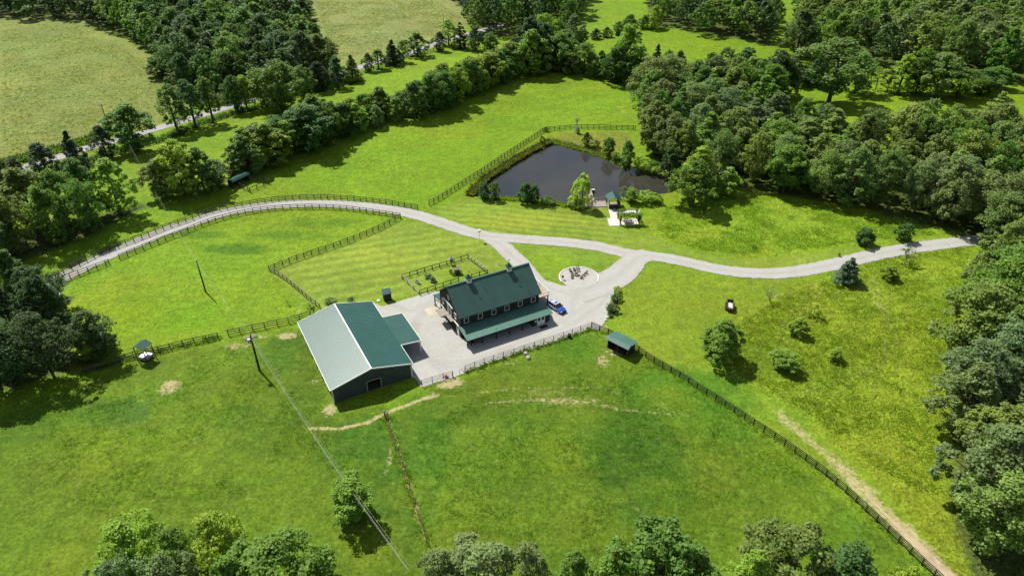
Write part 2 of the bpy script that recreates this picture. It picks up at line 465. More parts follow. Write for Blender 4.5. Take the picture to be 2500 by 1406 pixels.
# ------------------------------------------------------------------ ground
GRASS_GAIN = np.array([1.13, 1.0, .58])
def ground():
    ys = [ -40.0, -10, 10, 25, 36 ]
    y = 42.0
    while y < 440:
        ys.append(y); y += min(3.2, max(.33, .42 * (y / 90) ** 1.5))
    ys = [-3000, -1200, -400, -120] + ys + [470, 520, 600, 800, 1200, 2000, 3500]
    xs = [0.0]; x = 0.0
    while x < 330:
        x += .5 if x < 60 else min(3.2, .5 + (x - 60) * .011)
        xs.append(x)
    xs += [380, 460, 600, 900, 1500, 3000]
    xs = [-a for a in xs[:0:-1]] + xs
    X, Y = np.meshgrid(np.array(xs), np.array(ys))
    ny, nx = X.shape
    x = X.ravel(); y = Y.ravel(); P = np.stack([x, y], 1)
    z = hgt(x, y)
    ps = poly_sdf(P, POND)
    rag = (fnoise(x, y, 3.0, 5) - .5) * 1.2
    z = z - 1.7 * (1 - sstep(-3.5, 2.2, ps + rag))
    z = z + (fnoise(x, y, 2.2, 9) - .5) * .10 * (ps > 3)

    # --- sward colours by field (what the grass itself looks like)
    pasture = np.array([.105, .195, .016]); lawn = np.array([.122, .200, .030]); lush = np.array([.034, .096, .013])
    hay = np.array([.150, .207, .088]); meadow = np.array([.146, .228, .026]); front = np.array([.063, .122, .014])
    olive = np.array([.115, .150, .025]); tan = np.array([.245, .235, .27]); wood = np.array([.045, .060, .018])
    C = np.tile(pasture, (len(x), 1)); T = np.full(len(x), .38); SO = np.zeros(len(x))
    ragn = fnoise(x, y, 2.5, 3) - .5
    def put(mask, col, tuft=None):
        nonlocal C, T
        m = np.clip(mask, 0, 1)[:, None]
        C = C * (1 - m) + np.array(col) * m
        if tuft is not None: T = T * (1 - m[:, 0]) + tuft * m[:, 0]
    def field(px, col, tuft=None, feather=1.0, rag=0.8):
        d = poly_sdf(P, gpoly(px)) + ragn * rag * 2
        put(1 - sstep(-feather, feather, d), col, tuft)
    # hay fields
    field([(-300,30),(0,40),(230,50),(300,95),(440,190),(470,260),(400,300),(280,330),(130,378),(0,425),(-400,520)], hay, .9, 3)
    field([(730,-60),(1060,-60),(1170,50),(1090,92),(900,145),(800,170),(760,100)], hay * [1.08, 1.02, 1.25], .9, 3)
    # road verge and strip paddock
    # lawn round the yard and loops
    field([(980,538),(900,574),(740,632),(660,660),(750,735),(790,760),(905,735),(1024,719),(1190,668),(1240,660),(1240,610),(1180,585),(1040,545)], lawn * [1.04, 1.0, 1.35], .13)
    field([(1040,512),(1150,486),(1480,505),(1500,555),(1590,570),(1650,600),(1700,618),(1830,632),(1960,618),(2100,600),(2380,570),(2380,590),(2060,640),(1900,668),(1740,655),(1530,620),(1190,578)], lawn * [1.02, .98, 1.3], .13)
    field([(1215,585),(1400,593),(1500,610),(1525,630),(1510,655),(1460,680),(1380,695),(1300,665)], lawn * [.94, .97, 1.1], .13)
    field([(1530,650),(1600,630),(1800,672),(1980,662),(2020,668),(1890,730),(1800,790),(1720,860),(1800,930),(1960,1010),(2110,1140),(2300,1330),(2400,1420),(2290,1420),(2120,1255),(1850,1045),(1560,862),(1500,800),(1490,720)], lawn * [.88, .93, .75], .28, 1.2)
    # rough meadow right
    field([(1565,548),(1640,595),(1700,618),(1830,632),(1960,618),(2100,598),(2350,575),(2230,540),(2080,500),(1880,470),(1740,465),(1600,500)], meadow * [.95, 1.02, 1], .8, .5)
    field([(2030,668),(2140,625),(2380,592),(2380,1420),(2300,1420),(2250,1290),(2110,1140),(1960,1010),(1830,935),(1730,880),(1800,780),(1900,720)], meadow, .85, 1.0)
    # the pond's banks
    put((1 - sstep(1.5, 7, ps)) * .5, olive, .6)
    put((1 - sstep(.2, 1.1, ps + rag)), [.06, .07, .03], .6)
    field([(1355,345),(1375,325),(1530,322),(1545,345),(1500,378),(1420,356)], [.125, .165, .04], .8, 1.5)
    # big front fields
    field([(-300,1100),(0,1020),(330,880),(620,822),(760,800),(800,1000),(960,1010),(1060,945),(1450,805),(1560,862),(1850,1045),(2290,1415),(2300,1800),(-500,1800)], front, .34, 1.5)
    field([(-300,1100),(0,1030),(330,890),(620,830),(780,1000),(900,1420),(900,1800),(-500,1800)], front * [1.04, 1.04, 1.0], .34, 6)
    # lush dark patches
    def blob(px, py, rx, ry, col, k=1.0, s=4.0, seed=1, thr=.45, tuft=None):
        c = G(px, py)
        sc = ppm(c); ex = rx / sc; ey = ry / sc / math.sin(math.atan2(CAM_H, c[1]))
        d = np.hypot((x - c[0]) / ex, (y - c[1]) / ey)
        w = np.nonzero(d < 1.7)[0]
        if not len(w): return
        d = d[w]; n = fnoise(x[w], y[w], s, seed)
        m = (1 - sstep(.55, 1.1, d + (n - .5) * .9)) * k * sstep(thr - .16, thr + .14, n + .12 * (1 - d))
        if col is tan: SO[w] = np.maximum(SO[w], (1 - sstep(.25, 1.15, d)) * k); return
        C[w] = C[w] * (1 - m)[:, None] + np.array(col) * m[:, None]
        if tuft is not None: T[w] = T[w] * (1 - m) + tuft * m
    blob(290, 1005, 120, 50, lush * [1.1, 1.0, 1.6], .95, 3, 1, .36)
    blob(1560, 1120, 150, 150, lush, .95, 4, 3, .30); blob(1530, 1170, 80, 120, lush * .8, .8, 3, 33, .36); blob(1680, 955, 200, 75, lush * [1.1, 1.2, 1], .85, 4, 4, .34); blob(1780, 1040, 130, 60, lush * [1.3, 1.25, 1], .7, 5, 34, .40); blob(1300, 1010, 260, 45, lush, .4, 6, 5)
    blob(890, 1070, 120, 100, lush, .9, 4, 6, .32); blob(940, 1170, 100, 140, lush, .85, 4, 7, .34); blob(1040, 1110, 70, 150, lush * [1.1, 1.1, 1], .8, 4, 35, .36); blob(1030, 1290, 60, 90, lush, .6, 5, 8)
    blob(700, 860, 80, 60, lush, .8, 4, 9, .4); blob(740, 960, 60, 70, lush * [1.6, 1.15, 1], .7, 4, 10, .38)
    blob(575, 608, 110, 16, lush * [1.2, 1.2, 1], .9, 3, 11, .38); blob(470, 572, 90, 14, lush * [1.2, 1.2, 1], .8, 3, 36, .40); blob(700, 575, 130, 12, lush * [1.5, 1.4, 1], .7, 3, 37, .42); blob(800, 545, 130, 14, lush * [1.3, 1.3, 1], .5, 4, 12)
    blob(420, 760, 200, 60, [.085, .20, .010], .8, 9, 13, .42); blob(300, 780, 120, 50, [.12, .22, .012], .7, 7, 14)
    blob(1400, 850, 70, 45, lush * [1.3, 1.3, 1], .8, 3, 15, .38); blob(1850, 870, 110, 60, [.07, .15, .015], .6, 4, 16)
    blob(1150, 690, 120, 40, [.10, .20, .012], .6, 4, 17); blob(1960, 900, 120, 80, [.12, .20, .02], .4, 5, 18)
    blob(2200, 900, 160, 120, [.15, .215, .026], .4, 8, 19); blob(1100, 420, 380, 120, [.095, .205, .012], .6, 16, 20, .45)
    blob(900, 640, 200, 50, [.17, .225, .045], .6, 8, 21); blob(1300, 540, 160, 25, [.18, .24, .045], .7, 8, 22)
    blob(1330, 640, 90, 25, [.12, .21, .014], .5, 5, 23)
    for i in range(46):      # random lighter and darker swards over the front fields
        blob(60 + 2100 * rnd.random(), 960 + 430 * rnd.random(), 40 + 90 * rnd.random(), 25 + 50 * rnd.random(),
             [front * [1.55, 1.3, 1.2], lush * [1.2, 1.15, 1], front * [1.25, 1.2, .8]][i % 3], .38, 3 + 4 * rnd.random(), 30 + i, .47)
    # bare and worn soil
    for a in [(415,945,45,32,.9),(700,820,40,14,.95),(580,845,60,16,.7),(1105,932,45,20,.95),(1060,965,25,12,.8),(805,1000,30,28,.85),(770,930,20,10,.7),
              (1490,690,40,14,.6),(1470,800,30,14,.8),(1470,880,30,30,.7),(1500,860,35,18,.75),(1520,275,40,10,.5),(780,290,30,8,.4),(250,905,40,8,.4),
              (480,1075,36,16,.55),(300,1155,26,12,.4),(1090,940,50,14,.9),(1380,975,170,12,.6),(1330,960,150,16,.5),(1400,985,160,14,.6),(1620,1000,60,12,.5),(1250,885,40,14,.5),(1290,870,22,8,.6),
              (640,822,30,8,.7),(255,300,40,14,.6),(1100,560,50,8,.4),(1330,600,60,8,.4),(1560,1240,40,24,.45),(950,1120,18,60,.6),(1020,1240,14,60,.6),(240,310,26,8,.7)]:
        blob(a[0], a[1], a[2], a[3], tan, a[4]*.80, 1.3, int(a[0]) % 37, .50, .6)
    def track(px, w, col, k, rag=.6, seed=1):
        g = gpoly(px); lo = g.min(0) - 3; hi = g.max(0) + 3
        i = np.nonzero((x > lo[0]) & (x < hi[0]) & (y > lo[1]) & (y < hi[1]))[0]
        if not len(i): return
        d, _ = line_dist(P[i], g)
        n = fnoise(x[i], y[i], 1.6, seed)
        m = (1 - sstep(w * .35, w, d + (n - .5) * rag * w * 2)) * k
        if col is tan: SO[i] = np.maximum(SO[i], (1 - sstep(w * .2, w * 1.5, d + (n - .5) * w)) * k); return
        C[i] = C[i] * (1 - m)[:, None] + np.array(col) * m[:, None]
    track([(760,1045),(830,1046),(900,1030),(940,1008),(990,990),(1050,968)], .55, tan, .75)
    track([(940,1015),(960,1080),(985,1140),(1010,1230),(1045,1330)], .8, olive * [1.1, .9, 1], .3)
    track([(945,1015),(975,1100),(1000,1190),(1040,1320)], .4, tan, .6)
    track([(1180,985),(1300,975),(1420,980),(1520,1000),(1680,1015)], .5, tan, .55, 1.2)
    track([(1150,960),(1300,945),(1450,945),(1530,965)], .5, tan, .45, 1.3)
    track([(120,810),(200,720),(290,690)], .35, [.2, .23, .05], .5); track([(10,640),(280,600)], .3, tan, .0)
    track([(640,660),(700,690),(740,735),(730,760),(700,775),(640,795)], .4, tan, .5); track([(330,395),(350,440),(370,480)], .35, [.24, .26, .08], .5)
    track([(2120,690),(2150,760),(2165,830)], .3, [.21, .25, .13], .75); track([(2134,685),(2172,790),(2190,830)], .3, [.21, .25, .13], .75)
    track([(2165,830),(2160,880),(2120,905),(2020,940),(1950,960)], .3, [.19, .24, .12], .6); track([(1990,700),(1930,760),(1890,830)], .3, [.20, .245, .12], .6)
    track([(2010,705),(1950,765),(1905,835)], .3, [.20, .245, .12], .6)
    track([(1900,1010),(1960,1062),(2030,1118),(2090,1180)], 1.5, tan, .62, 1.3, 4)
    track([(2060,1150),(2110,1200),(2150,1240),(2190,1278),(2230,1317),(2270,1357),(2330,1420)], 2.1, tan, .72, 1.0, 5)
    # mowing stripes on the lawn by the pond and the strip paddocks
    a = np.sin((x * .22 + y) * 2 * math.pi / 2.6 + fnoise(x, y, 9, 2) * 3)
    lw = (1 - sstep(-2, 1, poly_sdf(P, gpoly([(1040,512),(1150,490),(1470,508),(1500,560),(1560,600),(1420,592),(1190,572)]))))
    C = C * (1 + .17 * a * lw)[:, None]
    b = np.sin((x * -.30 + y) * 2 * math.pi / 3.4 + fnoise(x, y, 11, 4) * 3)
    lw = (1 - sstep(-2, 1, poly_sdf(P, gpoly([(960,550),(740,632),(690,665),(790,755),(1024,719),(990,680),(1140,630),(1230,650),(1170,585)]))))
    C = C * (1 + .14 * b * lw)[:, None]
    # patchwork at several sizes
    n = fnoise(x, y, 26, 11); n2 = fnoise(x, y, 7, 12)
    C = C * (1 + (n - .5) * .30)[:, None] * (1 + (n2 - .5) * .28)[:, None]
    st = np.sin((y + .12 * x + 9 * (fnoise(x, y, 40, 44) - .5)) * 2 * math.pi / 2.3)      # faint cutter lines over the fields
    C = C * (1 + .05 * st * sstep(.40, .62, fnoise(x, y, 18, 45)))[:, None]
    C[:, 0] *= 1 + (fnoise(x, y, 15, 14) - .5) * .35
    C = C * GRASS_GAIN
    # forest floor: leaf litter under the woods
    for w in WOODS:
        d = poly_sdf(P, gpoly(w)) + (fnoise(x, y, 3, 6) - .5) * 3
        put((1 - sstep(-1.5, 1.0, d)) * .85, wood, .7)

    me = bpy.data.meshes.new('ground')
    idx = np.arange(ny * nx).reshape(ny, nx)
    q = np.stack([idx[:-1, :-1], idx[:-1, 1:], idx[1:, 1:], idx[1:, :-1]], -1).reshape(-1, 4)
    me.vertices.add(len(x)); me.vertices.foreach_set('co', np.stack([x, y, z], 1).ravel())
    me.loops.add(q.size); me.loops.foreach_set('vertex_index', q.ravel())
    me.polygons.add(len(q)); me.polygons.foreach_set('loop_start', np.arange(0, q.size, 4)); me.polygons.foreach_set('loop_total', np.full(len(q), 4))
    me.polygons.foreach_set('use_smooth', np.ones(len(q), bool))
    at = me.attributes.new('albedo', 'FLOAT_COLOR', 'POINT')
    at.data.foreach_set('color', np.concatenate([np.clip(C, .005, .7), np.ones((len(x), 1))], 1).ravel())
    ta = me.attributes.new('soil', 'FLOAT', 'POINT'); ta.data.foreach_set('value', SO)
    t = me.attributes.new('tuft', 'FLOAT', 'POINT'); t.data.foreach_set('value', T)
    me.update(); me.validate()
    me.materials.append(M['grass'])
    o = bpy.data.objects.new('ground', me); COL.objects.link(o); tag(o, kind='structure')

# woods given by where their trunks stand (photograph pixels, followed to the ground)
WOODS = [
 [(300,90),(380,140),(450,195),(455,245),(560,245),(660,225),(800,190),(765,130),(735,70),(720,-20),(230,-20),(245,60)],
 [(-80,580),(0,570),(160,540),(250,520),(335,497),(366,506),(300,534),(240,566),(150,604),(70,634),(-20,668),(-90,690)],
 [(-120,800),(0,770),(90,760),(180,800),(235,838),(250,878),(190,902),(110,930),(20,952),(-120,980)],
 [(1575,335),(1660,325),(1760,340),(1860,365),(1980,372),(2070,400),(2160,390),(2250,358),(2360,358),(2470,345),(2760,330),(3000,700),(2800,1450),(2370,1440),
  (2345,1350),(2322,1250),(2320,1150),(2315,1050),(2330,950),(2348,850),(2372,740),(2425,655),(2425,602),(2345,570),(2240,548),(2160,525),(2090,506),(2000,490),(1900,476),(1800,461),(1720,448),(1660,430),(1605,408)],
 [(1940,138),(2000,148),(2109,152),(2144,165),(2215,165),(2322,186),(2464,204),(2760,215),(2760,-60),(1965,-60),(1950,40)],
 [(1590,68),(1640,66),(1690,82),(1750,90),(1830,100),(1880,112),(1890,60),(1860,5),(1780,-45),(1570,-45)],
 [(1150,95),(1240,90),(1330,70),(1420,40),(1440,-20),(1350,-60),(1050,-60),(1110,0),(1155,60)],
 [(1565,290),(1640,245),(1760,222),(1880,222),(1925,232),(1880,285),(1800,322),(1700,320),(1600,332)],
 [(-300,0),(0,44),(225,55),(250,40),(240,-40),(-300,-60)],
]
ground()

def sheet(name, outline, material, dz, step=1.0, kind='structure', jag=.12):
    """Thin sheet lying on the ground inside a world-space outline."""
    from mathutils.geometry import delaunay_2d_cdt
    pts = []
    n = len(outline)
    for i in range(n):
        a = Vector(outline[i]); b = Vector(outline[(i+1) % n])
        k = max(1, int((b - a).length / .5))
        for j in range(k):
            p = a.lerp(b, j / k)
            nn = fnoise(np.array([p.x]), np.array([p.y]), .9, 21)[0] - .5
            mm = fnoise(np.array([p.x]), np.array([p.y]), .9, 27)[0] - .5
            pts.append(Vector((p.x + nn * jag * 4, p.y + mm * jag * 4)))
    ne = len(pts)
    arr = np.array(pts)
    lo = arr.min(0); hi = arr.max(0)
    gx, gy = np.meshgrid(np.arange(lo[0], hi[0], step * 2), np.arange(lo[1], hi[1], step * 2))
    gp = np.stack([gx.ravel(), gy.ravel()], 1)
    gp = gp[poly_sdf(gp, arr) < -.5]
    allp = pts + [Vector(p) for p in gp]
    v, e, f, *_ = delaunay_2d_cdt(allp, [(i, (i+1) % ne) for i in range(ne)], [list(range(ne))], 1, 1e-4)
    mb = MB(); mb.v = [(p.x, p.y, h1(p.x, p.y) + dz) for p in v]; mb.f = [tuple(t) for t in f]
    o = mb.build(name, material, smooth=True)
    if kind: tag(o, kind=kind)
    return o

def ribbon(name, px, width, material, dz, jag=.17, kind='structure', w2=None):
    path = smooth_path([Vector(G(*p)[:2]) for p in px], .6)
    mb = MB(); k = 9; rut = []
    n = len(path)
    for i, p in enumerate(path):
        d = (path[min(i+1, n-1)] - path[max(i-1, 0)]).normalized(); r = Vector((d.y, -d.x))
        w = width if w2 is None else width + (w2 - width) * i / (n - 1)
        wl = w/2 + (fnoise(np.array([p.x]), np.array([p.y]), .8, 31)[0] - .5) * jag * 4
        wr = w/2 + (fnoise(np.array([p.x + 50]), np.array([p.y]), .8, 37)[0] - .5) * jag * 4
        for j in range(k):
            t = -wl + (wl + wr) * j / (k - 1)
            q = p + r * t
            mb.v.append((q.x, q.y, h1(q.x, q.y) + dz)); rut.append((.9, .3, .0, .45, 1.0, .45, .0, .3, .9)[j])
    for i in range(n - 1):
        for j in range(k - 1):
            mb.f.append((i*k+j, i*k+j+1, (i+1)*k+j+1, (i+1)*k+j))
    o = mb.build(name, material, smooth=True)
    o.data.attributes.new('rut', 'FLOAT', 'POINT').data.foreach_set('value', rut)
    return tag(o, kind=kind)

DRIVE = [(110,694),(160,674),(240,634),(320,600),(400,567),(480,540),(560,517),(640,504),(720,498),(800,497),(880,503),(960,513),(1020,526),(1080,545),(1140,565),(1190,578),(1222,598),(1248,622),(1272,645),(1290,668),(1310,690)]
ribbon('driveway', DRIVE, 4.1, M['gravel'], .060)
ribbon('farm_lane', [(1180,576),(1230,581),(1300,586),(1380,592),(1440,599),(1490,609),(1530,619),(1590,625),(1660,637),(1740,655),(1820,666),(1900,667),(1980,657),(2060,640),(2140,622),(2220,607),(2300,596),(2370,588),(2440,584)], 4.0, M['gravel'], .068)
ribbon('yard_lane', [(1585,622),(1556,630),(1540,645),(1520,665),(1490,684),(1450,700),(1400,715)], 5.0, M['gravel'], .076, w2=8.5)
YARD_PX = [(1024,720),(1070,708),(1120,694),(1180,676),(1240,660),(1290,668),(1325,683),(1372,697),(1430,700),(1465,693),(1500,676),(1512,690),(1500,703),(1492,730),(1483,757),(1478,785),(1462,806),
           (1440,803),(1366,830),(1304,851),(1239,872),(1169,896),(1136,910),(1105,922),(1067,933),(1030,945),(1005,915),(960,860),(920,790),(905,738),(935,748),(965,738),(995,730)]
yard = sheet('gravel_yard', [U(*p) for p in YARD_PX], M['gravel'], .044, step=.22)
yv = np.array([v.co[:2] for v in yard.data.vertices]); yr = np.zeros(len(yv))
for arc in ([(1060,742),(1015,775),(1000,815),(1020,860),(1075,905)], [(1050,750),(1022,785),(1012,820),(1034,862),(1085,900)], [(1085,900),(1180,885),(1300,838),(1400,790),(1470,740),(1500,690)],
            [(1080,890),(1175,873),(1290,828),(1385,778),(1455,728),(1488,686)], [(1395,770),(1400,730),(1440,705),(1495,680)], [(960,745),(1000,760),(1060,735)], [(1290,672),(1330,700),(1390,720),(1460,710)]):
    dd, _ = line_dist(yv, [U(*p) for p in arc])
    yr = np.maximum(yr, (1 - sstep(.15, .75, dd)) * (.35 + .9 * fnoise(yv[:, 0], yv[:, 1], 4, 61)))
yard.data.attributes.new('rut', 'FLOAT', 'POINT').data.foreach_set('value', np.clip(yr, 0, 1))
ribbon('county_road', [(-120,470),(-40,440),(18,421),(82,404),(153,381),(228,358),(284,342),(384,314),(455,293),(551,264),(640,238),(720,214),(808,189),(912,154),(990,133),(1050,113),(1100,97),(1160,80),(1230,60)], 4.8, M['asphalt'], .07, jag=.05)
ribbon('dirt_track', [(2112,1207),(2150,1245),(2190,1283),(2230,1322),(2270,1362),(2320,1412),(2370,1465)], .25, M['soil'], .05, jag=.26, w2=2.3)
ribbon('patio_path', [(1493,500),(1494,512),(1497,524),(1499,534)], 1.7, M['concrete'], .05, jag=.05)
sheet('patio', [U(1482,533), U(1487.5,552), U(1512.5,551.5), U(1513,535)], M['concrete'], .058, jag=.02)
sheet('pergola_slab', [U(1505,512), U(1504,520), U(1560,520), U(1562,513)], M['concrete'], .05, jag=.02)
sheet('parking_pad', [U(1036,756), U(1072,742), U(1080,765), U(1047,773)], M['beige_pad'], .056, jag=.02)

# pond water
cen = POND.mean(0)
wo = [cen + (p - cen) * (1 + 2.6 / np.linalg.norm(p - cen)) for p in POND]
mb = MB(); mb.v = [(p[0], p[1], POND_Z) for p in wo]; mb.f = [tuple(range(len(wo)))]
tag(mb.build('pond_water', M['water']), kind='structure')

# fire circle: pale gravel disc with a stone kerb
FC = Vector((*U(1413, 678), 0.0))
sheet('fire_circle', [(FC.x + 3.95*math.cos(a), FC.y + 4.0*math.sin(a)) for a in np.linspace(0, 2*math.pi, 40)[:-1]], M['gravel'], .092, jag=.01)
e = empty('stone_kerb', FC, 0, 'low pale stone kerb curving round the back of the fire circle', 'kerb')
mb = MB(); angs = np.linspace(math.radians(-25), math.radians(205), 34)
for a, b in zip(angs[:-1], angs[1:]):
    a2 = b - .015
    ring = [(r*math.cos(t), r*math.sin(t)) for r, t in ((4.0, a), (4.22, a), (4.22, a2), (4.0, a2))]
    mb.add([(p[0], p[1], -.05) for p in ring] + [(p[0], p[1], .20) for p in ring], [(0,3,2,1),(4,5,6,7),(0,1,5,4),(1,2,6,5),(2,3,7,6),(3,0,4,7)])
mb.build('stone_ring', M['stone_w'], e)

# ------------------------------------------------------------------ fences
def fence_path(pts, spacing):
    path = smooth_path([Vector((p[0], p[1])) for p in pts], .25)
    out = [path[0]]; acc = 0
    for a, b in zip(path[:-1], path[1:]):
        acc += (b - a).length
        if acc >= spacing: out.append(b); acc = 0
    if (out[-1] - path[-1]).length > spacing * .4: out.append(path[-1])
    else: out[-1] = path[-1]
    return out

_posts = {}
def fence(px, label, rails=3, height=1.3, spacing=1.65, material='wood_black', world_pts=None, rail_h=.145, rail_t=.045, post_w=.14, group='board fences on the farm', straight=False, cat='fence', round_rail=False):
    pts = world_pts or [G(*p)[:2] for p in px]
    if straight:
        ps = []
        for a, b in zip(pts[:-1], pts[1:]):
            a = Vector((a[0], a[1])); b = Vector((b[0], b[1])); k = max(1, round((b-a).length / spacing))
            ps += [a.lerp(b, i/k) for i in range(k)]
        ps.append(Vector((pts[-1][0], pts[-1][1])))
    else:
        ps = fence_path(pts, spacing)
    o = ps[0]
    root = empty('fence', (o.x, o.y, h1(o.x, o.y)), 0, label, cat, group)
    rz = root.location.z
    key = (height, post_w, material)
    jit = random.Random(len(label) * 7 + len(ps))
    pos = [Vector((p.x - o.x, p.y - o.y, h1(p.x, p.y) - rz)) for p in ps]
    tilt = [(jit.uniform(-.02, .02), jit.uniform(-.02, .02)) for _ in pos]
    first = None
    keep = list(range(len(pos)))
    if len(pos) > 100:
        keep.sort(key=lambda i: (ps[i].x**2 + ps[i].y**2)); far = keep[100:]; keep = keep[:100]
        mb = MB()
        for i in far: mb.box(pos[i].x-post_w/2, pos[i].x+post_w/2, pos[i].y-post_w/2, pos[i].y+post_w/2, pos[i].z-.3, pos[i].z+height+.08)
        tag(mb.build('post', M[material], root), kind='stuff')
    for i in keep:
        if key not in _posts:
            _posts[key] = MB().box(-post_w/2, post_w/2, -post_w/2, post_w/2, -.3, height+.08).build('post', M[material], root).data
            po = root.children[-1] if root.children else [c for c in COL.objects if c.parent == root][-1]
        else:
            po = bpy.data.objects.new('post', _posts[key]); COL.objects.link(po); po.parent = root
        d = pos[min(i+1, len(pos)-1)] - pos[max(i-1, 0)]
        po.location = pos[i]; po.rotation_euler = (tilt[i][0], tilt[i][1], math.atan2(d.y, d.x))
    zs = [height * (j + .62) / (rails - .38) if rails > 1 else height * .9 for j in range(rails)]
    zs = [height * (.24 + .74 * j / max(1, rails - 1)) for j in range(rails)]
    for zr in zs:
        mb = MB()
        for a, b in zip(pos[:-1], pos[1:]):
            d = (b - a); s = Vector((-d.y, d.x, 0)).normalized() * (post_w/2 + rail_t/2 + .004)
            j1, j2 = jit.uniform(-.02, .02), jit.uniform(-.02, .02)
            p = a + s + Vector((0, 0, zr + j1)); q = b + s + Vector((0, 0, zr + j2))
            if round_rail: mb.tube([p, q], rail_t, 6)
            else: mb.bar(p, q, rail_t, rail_h)
        mb.build('rail', M[material], root)
    return root

Z5 = lambda x, y: (x/2.8125, 450 + y/2.8125)
fence([(120,690),(165,664),(203,644),(249,621),(295,603),(345,585),(395,564),(459,541),(508,523),(569,509),(641,497),(684,491),(755,487),(819,488),(880,492),(933,498),(1020,512)],
      'long black board fence on the outer side of the curving driveway')
fence([(1048,502),(1079,485),(1130,452),(1174,424),(1236,382),(1290,347),(1328,322)], 'black board fence climbing along the left bank of the pond')
fence([(1328,322),(1343,320),(1372,317),(1408,315),(1456,315),(1493,316),(1551,317)], 'black board fence across the far end of the pond behind the windmill')
fence([(130,702),(156,688),(217,665),(268,646)], 'short black board fence on the inner side of the driveway at its left end')
fence([(293,634),(341,614),(395,592),(455,569),(508,548),(572,530),(640,517),(720,511),(800,511),(870,517),(940,527),(978,533)], 'long black board fence on the inner side of the curving driveway')
fence([(978,534),(900,573),(808,608),(772,619),(738,631),(712,640),(676,655),(658,662)], 'black board fence running slantwise from the driveway bend to the lawn corner')
fence([(658,662),(676,671),(710,696),(750,730),(782,755)], 'greying board fence down the left edge of the lawn to the metal barn', spacing=1.5, material='wood_grey', rails=3)
fence([(558,820),(640,803),(719,786),(745,778),(768,768)], 'black board fence ending at the back corner of the metal barn', spacing=2.0)
fence([(533,826),(459,842),(388,860),(334,871),(263,895),(205,912)], 'black board fence passing the small roofed hay feeder', spacing=1.9)
garden = [G(*p) for p in ((982,681),(1143,632),(1190,668),(1120,689),(1024,720))]  # side rails painted sunlit-pale, back rails backlit-black: light held in the colours
fence(None, 'black two rail fence along the back of the garden plot', rails=2, height=1.05, spacing=1.75, straight=True, rail_h=.15, post_w=.15, world_pts=[garden[0], garden[1]], group='fences round the garden plot')
fence(None, 'pale two rail fence on the short right side of the garden plot', rails=2, height=1.05, spacing=1.3, straight=True, world_pts=[garden[1], garden[2]], material='sunlit_wood', rail_h=.16, group='fences round the garden plot')
fence(None, 'pale two rail fence on the short left side of the garden plot', rails=2, height=1.05, spacing=2.2, straight=True, world_pts=[garden[0], garden[4]], material='sunlit_wood', rail_h=.16, group='fences round the garden plot')
fence(None, 'dark two rail fence between the garden plot and the gravel yard', rails=2, height=1.05, spacing=1.75, straight=True, rail_h=.15, post_w=.15, world_pts=[garden[4], garden[3]], group='fences round the garden plot')
fence(None, 'short two rail fence stub half hidden behind the house ridge', rails=2, height=1.05, spacing=1.75, straight=True, rail_h=.15, post_w=.15, world_pts=[garden[2], garden[3] + (garden[2]-garden[3]) * .45], group='fences round the garden plot')
fence([(1136,907),(1169,894),(1239,870),(1304,849),(1366,828),(1428,806),(1444,800)], 'black pipe fence along the front edge of the gravel yard', spacing=1.85, rails=4, rail_t=.032, post_w=.09, round_rail=True, group='pipe fences of the front yard')
fence([(1030,943),(1067,931),(1105,920)], 'short black pipe fence beside the barn corner with the red mower', spacing=1.85, rails=4, rail_t=.032, post_w=.09, round_rail=True, group='pipe fences of the front yard')
fence([(1444,800),(1466,810),(1488,819),(1520,836),(1551,855),(1576,873),(1608,893),(1640,911),(1671,929),(1704,951),(1738,972),(1774,996),(1850,1045),(1925,1095),(2000,1150),(2060,1200),(2120,1255),(2180,1312),(2240,1370),(2300,1425)],
      'long black board fence descending from the open shed beside the dirt track', rails=4)
fence([(60,450),(120,431),(171,412),(235,395),(302,373),(402,345),(473,316),(533,295),(576,281),(640,265),(720,241),(808,206)], 'dark board fence following the near side of the county road on the left', spacing=2.0, rails=4)
fence([(830,198),(897,178),(933,167),(986,146),(1043,132),(1068,123),(1110,110)], 'dark board fence following the county road farther right', spacing=2.0)
fence([(576,447),(589,461),(602,466),(611,471)], 'weathered rail fence on the near left side of the little corral', spacing=1.7, material='wood_black', rails=2, group='corral fences at the far shed')
fence([(612,471),(634,460),(657,450)], 'thin dark rail fence along the front of the little corral', spacing=2.2, rails=2, group='corral fences at the far shed')
fence([(657,449),(640,443),(622,436),(612,428)], 'weathered rail fence on the far right side of the little corral', spacing=2.0, rails=2, group='corral fences at the far shed')
# wire gate of the yard and the wire line running down the front field
def wire_fence(px, label, spacing, h, material='wire', cat='fence', group='wire fences in the front fields', pm='wood_grey'):
    ps = fence_path([G(*p)[:2] for p in px], spacing)
    o = ps[0]; root = empty('wire_fence', (o.x, o.y, h1(o.x, o.y)), 0, label, cat, group); rz = root.location.z
    pos = [Vector((p.x-o.x, p.y-o.y, h1(p.x, p.y)-rz)) for p in ps]
    for p in pos: MB().box(p.x-.04, p.x+.04, p.y-.04, p.y+.04, p.z-.2, p.z+h).build('post', M[pm], root)
    mb = MB()
    for j in range(3):
        for a, b in zip(pos[:-1], pos[1:]): mb.tube([a + Vector((0,0,h*(.35+.28*j))), b + Vector((0,0,h*(.35+.28*j)))], .012, 4, cap=False)
    mb.build('wire', M[material], root)
wire_fence([(1106,919),(1135,908)], 'thin galvanised wire gate closing the gap in the yard fence', 1.3, 1.1, pm='galv', cat='gate', group=None)
wire_fence([(944,1020),(962,1082),(985,1140),(1010,1230),(1045,1330)], 'sagging wire fence line along the weedy strip in the front field', 3.4, 1.0, material='rust')
g = G(941, 1020); e = empty('gate_post', g, 0, 'leaning grey wooden gate post at the top of the wire fence line', 'post')
